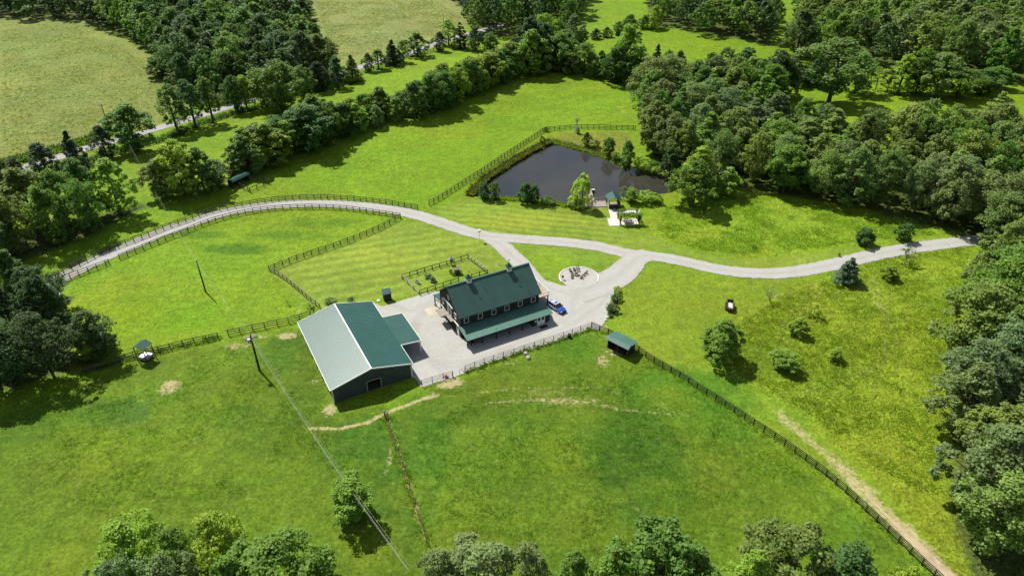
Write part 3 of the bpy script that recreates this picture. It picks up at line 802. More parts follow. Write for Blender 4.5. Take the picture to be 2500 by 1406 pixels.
MB().bar((0,0,-.3), (-.12,.1,1.5), .22).build('timber', M['wood_grey'], e)
MB().bar((-.13,.12,1.35), (.15,1.2,.05), .12).build('brace', M['wood_grey'], e)

# ------------------------------------------------------------------ buildings
def ribs(mb, a, b, c, d, n, w=.05, h=.045, lift=0.002):
    """Standing seams on the slope a-b (eave) / d-c (ridge)."""
    a, b, c, d = map(Vector, (a, b, c, d))
    nrm = (b-a).cross(d-a).normalized()
    for i in range(n):
        t = (i + .5) / n
        p = a.lerp(b, t) + nrm*(h/2+lift); q = d.lerp(c, t) + nrm*(h/2+lift)
        mb.bar(p, q, w, h, up=nrm)

def roof_plane(a, b, c, d, n, t=.08, w=.05, h=.045):
    mb = MB().slab([a, b, c, d], t)
    if (Vector(b)-Vector(a)).cross(Vector(d)-Vector(a)).z < 0: raise ValueError('roof plane order')
    ribs(mb, a, b, c, d, n, w, h)
    return mb

def window(root, axis, at, u, z, w=1.0, h=1.1, out=1, name='window', trim='white', fr=.075):
    """Framed window with glass and a mid rail. axis 'v': wall plane v=at facing out*v; axis 'u' likewise."""
    def bx(mb, u0, u1, z0, z1, d0, d1):
        lo, hi = sorted((at + out*d0, at + out*d1))
        return mb.box(u0, u1, lo, hi, z0, z1) if axis == 'v' else mb.box(lo, hi, u0, u1, z0, z1)
    f = MB()
    bx(f, u-w/2-fr, u-w/2, z-h/2-fr, z+h/2+fr, -.02, .05); bx(f, u+w/2, u+w/2+fr, z-h/2-fr, z+h/2+fr, -.02, .05)
    bx(f, u-w/2, u+w/2, z+h/2, z+h/2+fr, -.02, .05); bx(f, u-w/2, u+w/2, z-h/2-fr, z-h/2, -.02, .06)
    wo = f.build('frame', M[trim])
    g = MB(); bx(g, u-w/2, u+w/2, z-h/2, z+h/2, .004, .012)
    win = g.build(name, M['glass'], root)
    wo.parent = win
    s = MB(); bx(s, u-w/2, u+w/2, z-.025, z+.025, .012, .03); s.build('sash_bar', M['wood_grey'], win)
    return win

# --- the metal barn: x along the ridge (away), y to the left
def metal_barn():
    R = empty('metal_barn', (-23.123, 86.53, 0), 2.069, 'large slate metal barn with green roof and white trim, open lean-to on one side', 'barn')
    Ln, W, e, r = 21.03, 14.3, 3.08, 4.90
    hw = W/2
    sl = (r - e) / hw
    # roof

    for sgn, nm in ((1, 'left'), (-1, 'right')):
        a, b = (Vector((0, sgn*hw, e)), Vector((Ln, sgn*hw, e))); c, d = Vector((Ln, 0, r)), Vector((0, 0, r))
        if sgn > 0: a, b, c, d = b, a, d, c
        roof_plane(a, b, c, d, 46, .07, .03, .018).build('roof', M['roof2'], R)
    m = MB().box(-.03, Ln+.03, -.10, .10, r+.0, r+.04); m.build('ridge_cap', M['white'], R)
    # walls (inside the roof edge)
    t = .12; i0 = .25; zt = lambda y: r - sl*abs(y) - .09
    def gable(x0, x1, opening=None):
        mb = MB(); ys = [-hw+i0, hw-i0]
        cuts = sorted(set([-hw+i0, 0, hw-i0] + (list(opening[:2]) if opening else [])))
        for y0, y1 in zip(cuts[:-1], cuts[1:]):
            zb = opening[2] if opening and y0 >= opening[0]-1e-6 and y1 <= opening[1]+1e-6 else -.3
            vs = [(x, y, z) for x in (x0, x1) for y, z in ((y0, zb), (y1, zb), (y1, zt(y1)), (y0, zt(y0)))]
            mb.add(vs, [(0,1,2,3),(7,6,5,4),(0,4,5,1),(1,5,6,2),(2,6,7,3),(3,7,4,0)])
        # ribbed cladding
        xo = x0 if x0 < Ln/2 else x1
        s = -1 if x0 < Ln/2 else 1
        n = 46
        for k in range(n):
            y = -hw+i0+.1 + (2*hw-2*i0-.2)*(k+.5)/n
            zb = opening[2]+.15 if opening and opening[0]-.15 < y < opening[1]+.15 else -.3
            mb.box(min(xo, xo+s*.03), max(xo, xo+s*.03), y-.03, y+.03, zb, zt(y)-.02)
        return mb
    gable(i0, i0+t, (-1.3, 1.0, 2.12)).build('wall', M['siding'], R)
    gable(Ln-i0-t, Ln-i0).build('wall', M['siding'], R)
    mb = MB().box(i0+t, Ln-i0-t, -hw+i0, -hw+i0+t, -.3, e-.02)
    for k in range(64):
        x = i0+.3+(Ln-2*i0-.6)*(k+.5)/64
        if not 5.6 < x < 15.3: mb.box(x-.03, x+.03, -hw+i0-.03, -hw+i0, -.3, e-.05)
    mb.build('wall', M['siding'], R)
    # left side: closed top band and posts, open bays below
    MB().box(i0+t, Ln-i0-t, hw-i0-t, hw-i0, e-.75, e+.0).build('wall', M['siding'], R, label='slate cladding band above the open left bays')
    for k in range(7):
        x = i0+t+.1+(Ln-2*i0-2*t-.2)*k/6
        MB().box(x-.1, x+.1, hw-i0-t-.02, hw-i0-.02, -.3, e-.76).build('post', M['wood_brown'], R)
    # trim: fascia boards along rake and eaves, corner boards
    for x in (-.045, Ln+.045):
        for sgn in (1, -1):
            MB().bar((x, sgn*hw, e-.05), (x, 0, r-.05), .08, .24, up=(0, -sgn*sl, 1)).build('rake_trim', M['white'], R)
    MB().box(0.0, Ln, hw+.0, hw+.07, e-.2, e+.01).build('eave_trim', M['white'], R)
    MB().box(0.0, 5.7, -hw-.07, -hw, e-.2, e+.01).build('eave_trim', M['white'], R)
    MB().box(15.25, Ln, -hw-.07, -hw, e-.2, e+.01).build('eave_trim', M['white'], R)
    for y in (hw-i0, -hw+i0):
        s = 1 if y > 0 else -1
        MB().box(i0-.05, i0+.14, min(y-s*.16, y+s*.045), max(y-s*.16, y+s*.045), -.3, e-.1).build('corner_trim', M['white'], R)
    # opening frame with gate rails and dark inside
    f = MB().box(i0-.06, i0+.1, -1.42, -1.3, -.2, 2.24).box(i0-.06, i0+.1, 1.0, 1.12, -.2, 2.24).box(i0-.06, i0+.1, -1.3, 1.0, 2.12, 2.24)
    fo = f.build('door_frame', M['galv'], R)
    gmb = MB()
    for z in (.35, .75, 1.15): gmb.bar((i0+.3, -1.3, z), (i0+.3, 1.0, z), .05)
    gmb.bar((i0+.3, -1.28, .05), (i0+.3, -1.28, 1.25), .06).bar((i0+.3, .98, .05), (i0+.3, .98, 1.25), .06).build('gate', M['wood_brown'], R)
    MB().box(i0+t, Ln-i0-t, -hw+i0+t, hw-i0-t, -.2, .02).build('floor', M['mulch'], R)
    # lean-to on the right
    x0, x1, lw, lz = 5.78, 15.14, 3.84, 2.68
    yo = -hw-lw
    za = e - .035
    roof_plane((x0, yo, lz), (x1, yo, lz), (x1, -hw+.02, za), (x0, -hw+.02, za), 21, .06, .03, .018).build('lean_to_roof', M['roof2'], R)
    for x in (x0-.045, x1+.045): MB().bar((x, yo, lz-.05), (x, -hw, za-.05), .08, .22).build('rake_trim', M['white'], R)
    MB().box(x0, x1, yo-.07, yo, lz-.18, lz+.0).build('eave_trim', M['white'], R)
    for x in (x0+.2, (x0+x1)/2, x1-.2): MB().box(x-.09, x+.09, yo+.08, yo+.26, -.2, lz-.1).build('post', M['white'], R)
    # downpipe at the front right corner
    MB().tube([(i0-.12, -hw+i0-.02, e-.2), (i0-.12, -hw+i0-.02, .0)], .05, 6).build('downpipe', M['white'], R)
    return R
metal_barn()

# --- the house: x along the ridge to the right, y to the back
def house():
    HO = Vector((-9.244 - .476*.65, 99.623 + .88*.65, 0)); ht = .496
    R = empty('barn_house', HO, ht, 'dark two storey barn house with green metal roof, two cupolas and front porch', 'house')
    HL, HW, he, hr = 17.37, 10.35, 4.90, 8.93
    hv = HW/2; u0, u1, v0, v1 = .42, HL-.42, .45, HW-.45
    sl = (hr-he)/hv
    zt = lambda v: hr - sl*abs(v-hv) - .12
    roof_plane((0, 0, he), (HL, 0, he), (HL, hv, hr), (0, hv, hr), 40, .09, .05, .05).build('roof', M['roof'], R)
    roof_plane((HL, HW, he), (0, HW, he), (0, hv, hr), (HL, hv, hr), 40, .09, .05, .05).build('roof', M['roof'], R)
    MB().bar((-.02, hv, hr+.03), (HL+.02, hv, hr+.03), .34, .07).build('ridge_cap', M['roof'], R)
    # walls
    mb = MB()
    for x0, x1 in ((u0, u0+.15), (u1-.15, u1)):
        pr = [(v0, -.2), (v1, -.2), (v1, zt(v1)), (hv, zt(hv)), (v0, zt(v0))]
        vs = [(x, v, z) for x in (x0, x1) for v, z in pr]
        mb.add(vs, [(0,1,2,3,4), (9,8,7,6,5)] + [(i, i+5, (i+1) % 5 + 5, (i+1) % 5) for i in range(5)])
    n = 34
    for k in range(n):      # board and batten on the left gable
        v = v0 + .1 + (v1-v0-.2)*k/(n-1); mb.box(u0-.02, u0, v-.02, v+.02, -.2, zt(v)-.02)
        mb.box(u1, u1+.02, v-.02, v+.02, -.2, zt(v)-.02)
    mb.box(u0+.15, u1-.15, v0, v0+.15, -.2, zt(v0)); mb.box(u0+.15, u1-.15, v1-.15, v1, -.2, zt(v1))
    for k in range(54):
        u = u0+.2+(u1-u0-.4)*k/53; mb.box(u-.02, u+.02, v0-.02, v0, -.2, zt(v0)-.02)
    mb.build('wall', M['house_wall'], R)
    for u in (1.60, 4.43, 7.23, 10.02, 12.85, 15.70): window(R, 'v', v0-.02, u, 3.80, .84, 1.02, -1)
    window(R, 'u', u0-.02, 2.68, 3.75, .75, 1.05, -1); window(R, 'u', u0-.02, 8.35, 3.75, .75, 1.05, -1)
    window(R, 'u', u0-.02, 5.55, 6.25, .6, .75, -1)
    window(R, 'u', u1+.02, 3.2, 3.75, .8, 1.0, 1); window(R, 'u', u1+.02, 7.4, 3.75, .8, 1.0, 1)
    # loft doors on the left gable with a white hood, and the balcony under them
    MB().box(u0-.10, u0-.02, 3.75, 7.9, 4.63, 4.86).build('door_track', M['white'], R)
    for v, w in ((5.95, .62), (4.75, .62)):
        d = MB().box(u0-.07, u0-.02, v-w/2, v+w/2, 2.45, 4.6).build('loft_door', M['white'], R)
        MB().box(u0-.078, u0-.07, v-w/2+.12, v+w/2-.12, 2.7, 4.45).build('pane', M['glass'], d)
    MB().box(u0-.065, u0-.02, 6.4, 7.6, 2.45, 4.6).build('sliding_door', M['dark'], R)
    b = MB().box(u0-1.75, u0-.02, 5.6, 8.1, 2.20, 2.36).build('balcony', M['wood_grey'], R)
    MB().bar((u0-1.6, 5.8, 2.2), (u0-.05, 5.8, 1.1), .12).build('bracket', M['house_wall'], b)
    MB().bar((u0-1.6, 7.9, 2.2), (u0-.05, 7.9, 1.1), .12).build('bracket', M['house_wall'], b)
    MB().box(u0-.75, u0-.02, 3.3, 5.55, 2.20, 2.34).build('balcony', M['wood_grey'], R, label='narrow grey balcony step beside the wider landing')
    MB().box(u0-.10, u0-.02, 7.2, 9.4, 2.15, 2.3).build('door_track', M['white'], R)
    MB().box(u0-.04, u0-.02, 3.9, 6.9, 0.0, 2.1).build('doorway', M['dark'], R, label='dark open bay under the balcony')
    MB().box(u0-.09, u0-.02, 7.3, 8.5, .05, 2.1).build('sliding_door', M['house_wall'], R)
    d = MB().box(u0-.06, u0-.02, 1.3, 2.2, .02, 2.05).build('side_door', M['white'], R)
    MB().box(u0-.068, u0-.06, 1.45, 2.05, 1.1, 1.9).build('pane', M['glass'], d)
    MB().box(u0-.16, u0-.02, 1.2, 3.4, 2.30, 2.42).build('hood', M['white'], R)
    # front porch
    pd, pz, pa = 3.27, 2.15, 2.80
    roof_plane((-.02, -pd, pz), (HL+.62, -pd, pz), (HL+.62, v0-.03, pa), (-.02, v0-.03, pa), 41, .07, .05, .045).build('porch_roof', M['roof_sunlit'], R)  # whole porch roof lightened to paint in its sunlit strip
    MB().box(-.02, HL+.62, -pd+.44, -pd+.52, pz-.12, pz+.05).build('porch_beam', M['house_wall'], R)
    for u in (.25, 3.3, 6.15, 8.95, 11.65): MB().box(u-.09, u+.09, -pd+.53, -pd+.71, -.2, pz+.15).build('porch_post', M['house_wall'], R)
    # enclosed room at the right end of the porch with white double door
    MB().box(13.9, HL-.1, -pd+.55, v0-.06, -.2, pz+.04).build('porch_room', M['house_wall'], R)
    for u in (15.20, 16.06):
        d = MB().box(u-.42, u+.42, -pd+.47, -pd+.55-.003, .03, 1.95).build('double_door', M['white'], R)
        MB().box(u-.26, u+.26, -pd+.455, -pd+.468, 1.0, 1.75).build('pane', M['glass'], d)
    MB().box(14.35, 14.62, -pd+.50, -pd+.547, .95, 1.35).build('notice_board', M['white'], R)
    MB().box(.5, 13.9, v0-.06, v0-.03, .05, 2.3).build('doorway', M['dark'], R, label='dark open front under the porch')
    # rear lean-to porch
    rd = 2.75
    roof_plane((HL-.4, HW+rd, 2.35), (.2, HW+rd, 2.35), (.2, v1+.02, 2.95), (HL-.4, v1+.02, 2.95), 38, .07, .05, .045).build('rear_porch_roof', M['roof2'], R)
    for u in (.4, 4.4, 8.4, 12.4, 16.6):
        po = MB().box(u-.09, u+.09, HW+rd-.5, HW+rd-.32, -.2, 2.35).build('porch_post', M['house_wall'], R)
        MB().lathe([(.3, -.1), (.3, .25), (.18, .34)], 10, (u, HW+rd-.41)).build('post_base', M['stone'], po)
    MB().bar((.4, HW+rd-.45, 1.5), (.4, HW-.4, 2.4), .1).build('brace', M['house_wall'], R)
    # balcony deck on the right gable with white rails
    dk = MB().box(u1+.02, HL+3.15, 2.5, 9.4, 1.95, 2.13).build('deck', M['wood_tan'], R)
    for p in ((HL+3.0, 2.65), (HL+3.0, 6.0), (HL+3.0, 9.25)): MB().box(p[0]-.09, p[0]+.09, p[1]-.09, p[1]+.09, -.2, 1.94).build('deck_post', M['house_wall'], dk)
    rl = MB()
    A = [(u1+.1, 2.55), (HL+3.1, 2.55), (HL+3.1, 9.35), (u1+.1, 9.35)]
    for (a, b2) in zip(A[:-1], A[1:]):
        for z in (2.28, 3.03): rl.bar((*a, z), (*b2, z), .08, .09)
        k = int(math.dist(a, b2) / .28)
        for i in range(1, k):
            p = (a[0]+(b2[0]-a[0])*i/k, a[1]+(b2[1]-a[1])*i/k); rl.bar((*p, 2.32), (*p, 2.99), .035)
    for p in A[1:3] + [(HL+3.1, 6.0)]: rl.box(p[0]-.06, p[0]+.06, p[1]-.06, p[1]+.06, 2.135, 3.15)
    rl.build('railing', M['white'], dk)
    # cupolas
    for u in (4.45, 12.9):
        c = MB().box(u-.46, u+.46, hv-.46, hv+.46, hr-.55, hr+.62).build('cupola', M['white'], R, label='white cupola with a steep dark pyramid roof')
        MB().add([(u-.53, hv-.53, hr+.622), (u+.53, hv-.53, hr+.622), (u+.53, hv+.53, hr+.622), (u-.53, hv+.53, hr+.622), (u, hv, hr+1.45)],
                 [(0,3,2,1), (0,1,4), (1,2,4), (2,3,4), (3,0,4)]).build('cupola_roof', M['roof2'], c)
        lv = MB()
        for s in (-1, 1):
            for z in (.05, .17, .29, .41): lv.box(u-.3, u+.3, hv+s*.47-.01, hv+s*.47+.01, hr+z-.03, hr+z+.03)
        lv.build('louvre', M['wood_grey'], c)
        wv = MB().bar((u, hv, hr+1.3), (u, hv, hr+2.0), .03).bar((u-.28, hv, hr+1.85), (u+.28, hv, hr+1.85), .03).add(
            [(u+.05, hv-.008, hr+1.87), (u+.32, hv-.008, hr+1.87), (u+.32, hv-.008, hr+2.1), (u+.12, hv-.008, hr+2.02),
             (u+.05, hv+.008, hr+1.87), (u+.32, hv+.008, hr+1.87), (u+.32, hv+.008, hr+2.1), (u+.12, hv+.008, hr+2.02)],
            [(0,1,2,3), (7,6,5,4), (0,4,5,1), (1,5,6,2), (2,6,7,3), (3,7,4,0)])
        wv.build('weathervane', M['black'], c)
    # vent pipes
    for u, v, z in ((6.9, 3.2, 0), (15.0, .9, 0), (13.9, 3.4, 0)):
        zz = he + sl*v
        MB().tube([(u, v, zz-.1), (u, v, zz+.35)], .05, 8).build('vent_pipe', M['black'], R)
    return R, HO, ht
R_HOUSE, HO, HT = house()
def hp(u, v, z=0.0):
    return Vector((HO.x + u*math.cos(HT) - v*math.sin(HT), HO.y + u*math.sin(HT) + v*math.cos(HT), z))

# --- open shed by the fence
def open_shed():
    o = Vector((17.42, 98.13, 0)); d = math.atan2(-2.8, 3.09)
    R = empty('open_shed', o, d, 'small black open fronted shed with green roof beside the fence corner', 'shed')
    L = 4.17; D = 2.3
    roof_plane((L+.45, D+.55, 2.05), (-.35, D+.55, 2.05), (-.35, .15, 2.62), (L+.45, .15, 2.62), 11, .05, .05, .035).build('roof', M['roof_sunlit'], R)
    roof_plane((-.35, -.52, 2.18), (L+.45, -.52, 2.18), (L+.45, .15, 2.625), (-.35, .15, 2.625), 20, .05, .05, .035).build('roof', M['roof_sunlit'], R)  # shed roof uses the green with painted-in sunlight too
    mb = MB().box(-.06, .06, .12, D, -.2, 2.0).box(L-.06, L+.06, .12, D, -.2, 2.0).box(-.06, L+.06, D, D+.1, -.2, 2.0)
    for x in (-.06, L-.06):
        mb.add([(x, .12, 2.0), (x+.12, .12, 2.0), (x+.12, D, 2.0), (x, D, 2.0), (x, .12, 2.5), (x+.12, .12, 2.5), (x+.12, D, 2.12), (x, D, 2.12)],
               [(4,5,6,7), (0,1,5,4), (1,2,6,5), (2,3,7,6), (3,0,4,7)])
    mb.build('wall', M['house_wall'], R)
    for x in (.0, L/2, L): MB().box(x-.07, x+.07, -.02, .115, -.2, 2.36).build('post', M['wood_brown'], R)
    MB().box(-.3, L+.4, -.06, .06, 2.20, 2.33).build('beam', M['wood_brown'], R)
    MB().box(.07, L-.07, .14, D-.02, -.1, .05).build('floor', M['mulch'], R)
    return R
open_shed()

# --- roofed hay feeder by the left fence
def hay_feeder():
    o = Vector((-65.2, 95.0, 0))
    R = empty('hay_feeder', o, 1.27 - math.pi/2 + .0, 'roofed hay feeder with pale grey bin standing in the left fence line', 'feeder')
    w, l, e, r = 2.1, 2.3, 2.95, 3.55
    roof_plane((-w/2-.2, l/2, e), (-w/2-.2, -l/2, e), (0, -l/2, r), (0, l/2, r), 6, .04, .05, .03).build('roof', M['roof'], R)
    roof_plane((w/2+.2, -l/2, e), (w/2+.2, l/2, e), (0, l/2, r), (0, -l/2, r), 6, .04, .05, .03).build('roof', M['roof'], R)
    for x in (-w/2+.05, w/2-.05):
        for y in (-l/2+.2, l/2-.2): MB().bar((x*1.06, y*1.06, -.3), (x, y, e+.05), .11).build('post', M['wood_black'], R)
    b = MB().box(-w/2+.12, w/2-.12, -l/2+.3, l/2-.3, .35, .75)
    b.build('bin', M['wood_grey'], R)
    MB().box(-w/2+.2, w/2-.2, -l/2+.38, l/2-.38, .752, .80).build('bin_lid', M['galv'], R)
    mb = MB()
    for y in (-l/2+.2, l/2-.2):
        mb.bar((-w/2, y, .2), (w/2, y, .2), .09).bar((-w/2, y, 1.1), (w/2, y, 1.1), .07).bar((-w/2, y, 1.2), (0, y, e+.25), .06).bar((w/2, y, 1.2), (0, y, e+.25), .06)
    mb.build('frame', M['wood_black'], R)
hay_feeder()

# --- pavilion on the pond bank
def pavilion():
    R = empty('pond_pavilion', (25.4, 155.1, 0), .09, 'small open pavilion with green gable roof on the pond deck', 'pavilion')
    w, l, e, r = 2.7, 3.1, 2.3, 3.2
    roof_plane((-w/2-.4, l/2+.3, e), (-w/2-.4, -l/2-.3, e), (0, -l/2-.3, r), (0, l/2+.3, r), 8, .05, .05, .03).build('roof', M['roof2'], R)
    roof_plane((w/2+.4, -l/2-.3, e), (w/2+.4, l/2+.3, e), (0, l/2+.3, r), (0, -l/2-.3, r), 8, .05, .05, .03).build('roof', M['roof2'], R)
    for x in (-w/2, w/2):
        for y in (-l/2, l/2): MB().box(x-.08, x+.08, y-.08, y+.08, -.3, e+.1).build('post', M['wood_brown'], R)
    mb = MB().box(-w/2+.08, w/2-.08, -l/2-.05, -l/2+.05, -.2, 1.0).box(w/2-.05, w/2+.05, -l/2+.08, l/2-.08, -.2, 1.6)
    mb.build('wall', M['house_wall'], R)
    MB().box(-w/2, w/2, -l/2+.1, l/2, -.2, .16).build('floor', M['wood_grey'], R)
    MB().box(-w/2+.1, w/2-.3, -l/2+.06, -l/2+.5, .99, 1.06).build('counter', M['wood_tan'], R)
    mb = MB()
    for y in (-l/2, l/2): mb.bar((-w/2, y, e), (w/2, y, e), .1).bar((0, y, e), (0, y, r-.1), .1)
    mb.build('truss', M['wood_brown'], R)
pavilion()

def dock():
    R = empty('dock', (22.5, 156.0, .12), .0, 'grey wooden deck and pier reaching into the pond beside the willow', 'dock')
    MB().add([(-4.3, -1.9, -.1), (1.3, -1.4, -.1), (1.4, 2.0, -.1), (-1.7, 1.8, -.1), (-4.4, .9, -.1), (-4.3, -1.9, .06), (1.3, -1.4, .06), (1.4, 2.0, .06), (-1.7, 1.8, .06), (-4.4, .9, .06)],
             [(4,3,2,1,0), (5,6,7,8,9)] + [(i, (i+1) % 5, (i+1) % 5+5, i+5) for i in range(5)]).build('deck', M['wood_grey'], R)
    MB().add([(-2.6, 1.0, -.16), (-1.5, 1.0, -.16), (-1.6, 8.2, -.16), (-3.4, 8.2, -.16), (-2.6, 1.0, -.02), (-1.5, 1.0, -.02), (-1.6, 8.2, -.02), (-3.4, 8.2, -.02)],
             [(3,2,1,0), (4,5,6,7), (0,1,5,4), (1,2,6,5), (2,3,7,6), (3,0,4,7)]).build('pier', M['wood_grey'], R)
    rl = MB()
    for a, b in (((-1.6, 1.8), (1.2, 2.0)), ((-1.65, .6), (-1.6, 1.8))):
        for z in (.5, .95): rl.bar((*a, z), (*b, z), .08)
        k = 3
        for i in range(k+1): rl.bar((a[0]+(b[0]-a[0])*i/k, a[1]+(b[1]-a[1])*i/k, .0), (a[0]+(b[0]-a[0])*i/k, a[1]+(b[1]-a[1])*i/k, .98), .1)
    rl.build('railing', M['wood_grey'], R)
    for p in ((-1.55, 4.5), (-1.6, 8.1), (-3.3, 8.1), (-2.9, 4.5)): MB().tube([(*p, -1.6), (*p, .35)], .09, 8).build('piling', M['wood_brown'], R)
dock()
e = empty('dock_box', (21.2, 164.2, -.35), .1, 'pale box with dark side at the end of the pond pier', 'box')
MB().box(-.45, .45, -.3, .3, .0, .55).build('body', M['black'], e); MB().box(-.5, .5, -.35, .35, .552, .62).build('lid', M['concrete'], e)

def far_shed():
    a = Vector((-73.6, 165.3, 0)); b = Vector((-70.9, 170.3, 0)); d = math.atan2(b.y-a.y, b.x-a.x)
    L = (b-a).length
    R = empty('far_shed', a, d, 'little run-in shed with pale green roof beside the corral under the trees', 'shed')
    roof_plane((-.2, -.55, 1.95), (L+.2, -.55, 1.95), (L+.2, .0, 2.42), (-.2, .0, 2.42), 14, .05, .05, .03).build('roof', M['roof2'], R)
    roof_plane((L+.2, 1.9, 2.0), (-.2, 1.9, 2.0), (-.2, .0, 2.42), (L+.2, .0, 2.42), 14, .05, .05, .03).build('roof', M['roof2'], R)
    MB().box(0, L, 1.55, 1.65, -.3, 1.98).box(0, .1, .1, 1.55, -.3, 2.0).box(L-.1, L, .1, 1.55, -.3, 2.0).build('wall', M['house_wall'], R)
    for x in (.05, L/2, L-.05): MB().box(x-.06, x+.06, -.1, .02, -.3, 2.3).build('post', M['wood_brown'], R)
far_shed()

def small_house(name, loc, rz, label, cat, w, d, h, r, rm='roof2', wm='house_wall', front=None):
    R = empty(name, loc, rz, label, cat)
    roof_plane((-w/2-.12, -d/2-.15, h), (w/2+.12, -d/2-.15, h), (w/2+.12, d/2+.15, r), (-w/2-.12, d/2+.15, r), 5, .04, .04, .03).build('roof', M[rm], R)
    t = lambda y: h + (r-h)*(y+d/2+.15)/(d+.3) - .05
    vs = [(x, y, z) for x in (-w/2, w/2) for y, z in ((-d/2, -.2), (d/2, -.2), (d/2, t(d/2)), (-d/2, t(-d/2)))]
    MB().add(vs, [(0,1,2,3), (7,6,5,4), (0,4,5,1), (1,5,6,2), (2,6,7,3), (3,7,4,0)]).build('wall', M[wm], R)
    dd = MB().box(-w*.28, w*.28, -d/2-.03, -d/2-.002, .05, h*.86).build('door', M[wm], R)
    MB().box(w*.2, w*.24, -d/2-.06, -d/2-.031, h*.4, h*.46).build('handle', M['galv'], dd)
    return R
small_house('pump_house', (-25.05, 113.6, 0), .42, 'small black outhouse with pale green lean roof at the edge of the lawn', 'outhouse', 1.5, 1.1, 1.75, 2.25)
e = empty('well_cover', G(924, 734), 0, 'round pale concrete cover lying in the grass beside the black outhouse', 'cover'); MB().lathe([(.38, -.05), (.38, .1), (.3, .14)], 14).build('lid', M['concrete'], e)
g = G(136, 748); small_house('field_shed', g, .3, 'small green roofed shed tucked among the trees on the left edge', 'shed', 2.6, 2.0, 1.9, 2.5)

def pergola():
    R = empty('pergola', (28.1, 146.7, 0), .03, 'timber pergola by the patio with vines over its beams', 'pergola')
    w, d, h = 4.5, 3.2, 2.35
    for x in (-w/2, w/2):
        for y in (-d/2, d/2): MB().box(x-.1, x+.1, y-.1, y+.1, -.2, h).build('post', M['wood_brown'], R)
    for y in (-d/2, d/2): MB().box(-w/2-.3, w/2+.3, y-.05, y+.05, h, h+.18).build('beam', M['wood_brown'], R)
    mb = MB()
    for i in range(9):
        x = -w/2 + w*i/8; mb.box(x-.03, x+.03, -d/2-.3, d/2+.3, h+.182, h+.30)
    mb.build('slat', M['wood_brown'], R)
    mb = MB()
    for x in (-w/2, w/2): mb.bar((x, -d/2, .45), (x, d/2, .45), .05, .1).bar((x, -d/2, .9), (x, d/2, .9), .05, .1)
    mb.bar((-w/2, d/2, .45), (w/2, d/2, .45), .05, .1).bar((-w/2, d/2, .9), (w/2, d/2, .9), .05, .1)
    mb.build('side_rail', M['wood_brown'], R)
    MB().box(-w/2, w/2, -d/2, d/2, -.05, .085).build('floor', M['concrete'], R)
    return R
R_PERG = pergola()

def windmill():
    g = G(1407, 324)
    R = empty('windmill', g, .2, 'small grey lattice windmill behind the pond in front of the far fence', 'windmill')
    h = 4.0; mb = MB()
    c = [(-.55, -.55), (.55, -.55), (.55, .55), (-.55, .55)]
    lv = lambda k, t: Vector((c[k % 4][0]*(1-.85*t), c[k % 4][1]*(1-.85*t), h*t))
    for k in range(4):
        mb.bar(lv(k, -.05), lv(k, 1), .07)
        for t0, t1 in ((0, .25), (.25, .5), (.5, .75), (.75, 1)):
            mb.bar(lv(k, t0), lv(k+1, t1), .035); mb.bar(lv(k+1, t0), lv(k, t1), .035); mb.bar(lv(k, t1), lv(k+1, t1), .04)
    mb.build('tower', M['galv'], R)
    f = MB()
    for i in range(12):
        a = 2*math.pi*i/12; u = Vector((math.cos(a), 0, math.sin(a))); s = Vector((-math.sin(a), 0, math.cos(a)))
        o = Vector((0, -.3, h+.15))
        p = [o+u*.16-s*.03+Vector((0, .03, 0)), o+u*.16+s*.03-Vector((0, .03, 0)), o+u*.62+s*.13-Vector((0, .05, 0)), o+u*.62-s*.13+Vector((0, .05, 0))]
        f.slab(p, .012)
    f.tube([(0, -.42, h+.15), (0, -.15, h+.15)], .1, 10)
    f.build('wheel', M['galv'], R)
    t = MB().bar((0, -.15, h+.15), (0, 1.0, h+.15), .05).slab([(-.01, .75, h+.0), (-.01, 1.35, h-.12), (-.01, 1.35, h+.55), (-.01, .75, h+.4)], .02)
    t.build('tail_vane', M['galv'], R)
windmill()

# ------------------------------------------------------------------ utility poles and wires
def pole(px, ytop, label, h=None, material='pole', arm=None, transformer=False, rad=.15, lean=0.0):
    g = G(*px)
    R = empty('utility_pole', g, 0, label, 'utility pole', 'utility poles')
    h = h or ph(g, ytop)
    MB().tube([(0, 0, -.5), (0, 0, h*.5), (lean, 0, h)], [rad, rad*.85, rad*.62], 10).build('shaft', M[material], R)
    if arm:
        dx, dy = arm; a = MB().bar((-dx, -dy, h-.35), (dx, dy, h-.35), .1, .12).build('crossarm', M['wood_grey'], R)
        i = MB()
        for s in (-1, -.1, 1): i.lathe([(.05, h-.28), (.06, h-.18), (.03, h-.1)], 8, (dx*s, dy*s))
        i.build('insulator', M['stone'], a)
    else:
        MB().lathe([(.06, h), (.07, h+.12), (.03, h+.2)], 8).build('insulator', M['stone'], R)
    if transformer:
        t = MB().lathe([(.26, h-1.55), (.27, h-1.5), (.27, h-.85), (.2, h-.78)], 14, (-.42, -.1)).build('transformer', M['galv'], R)
        MB().bar((-.2, -.05, h-1.2), (.0, 0, h-1.2), .08).build('bracket', M['galv'], t)
    return g, h
P1, H1 = pole((502,712), 637, 'slim black utility pole standing alone in the left pasture', rad=.16)
P2, H2 = pole((634,905), 818, 'dark utility pole with a grey transformer drum left of the metal barn', transformer=True, rad=.2)
P3, H3 = pole((265,310), 255, 'dark utility pole on the far side of the county road at the hay field', rad=.15, arm=(.8, .5))
P4, H4 = pole((777,160), 112, 'pale grey utility pole at the wood edge by the county road', material='pole_grey', arm=(.8, .5))
P5, H5 = pole((1083,56), 33, 'small brown utility pole near the top of the far hay field', rad=.14)
P6, H6 = pole((305,352), 300, 'dark utility pole beside the big green tree on the roadside', rad=.14)
e = MB().box(-1.2, 1.2, -.16, .16, 0, .1)
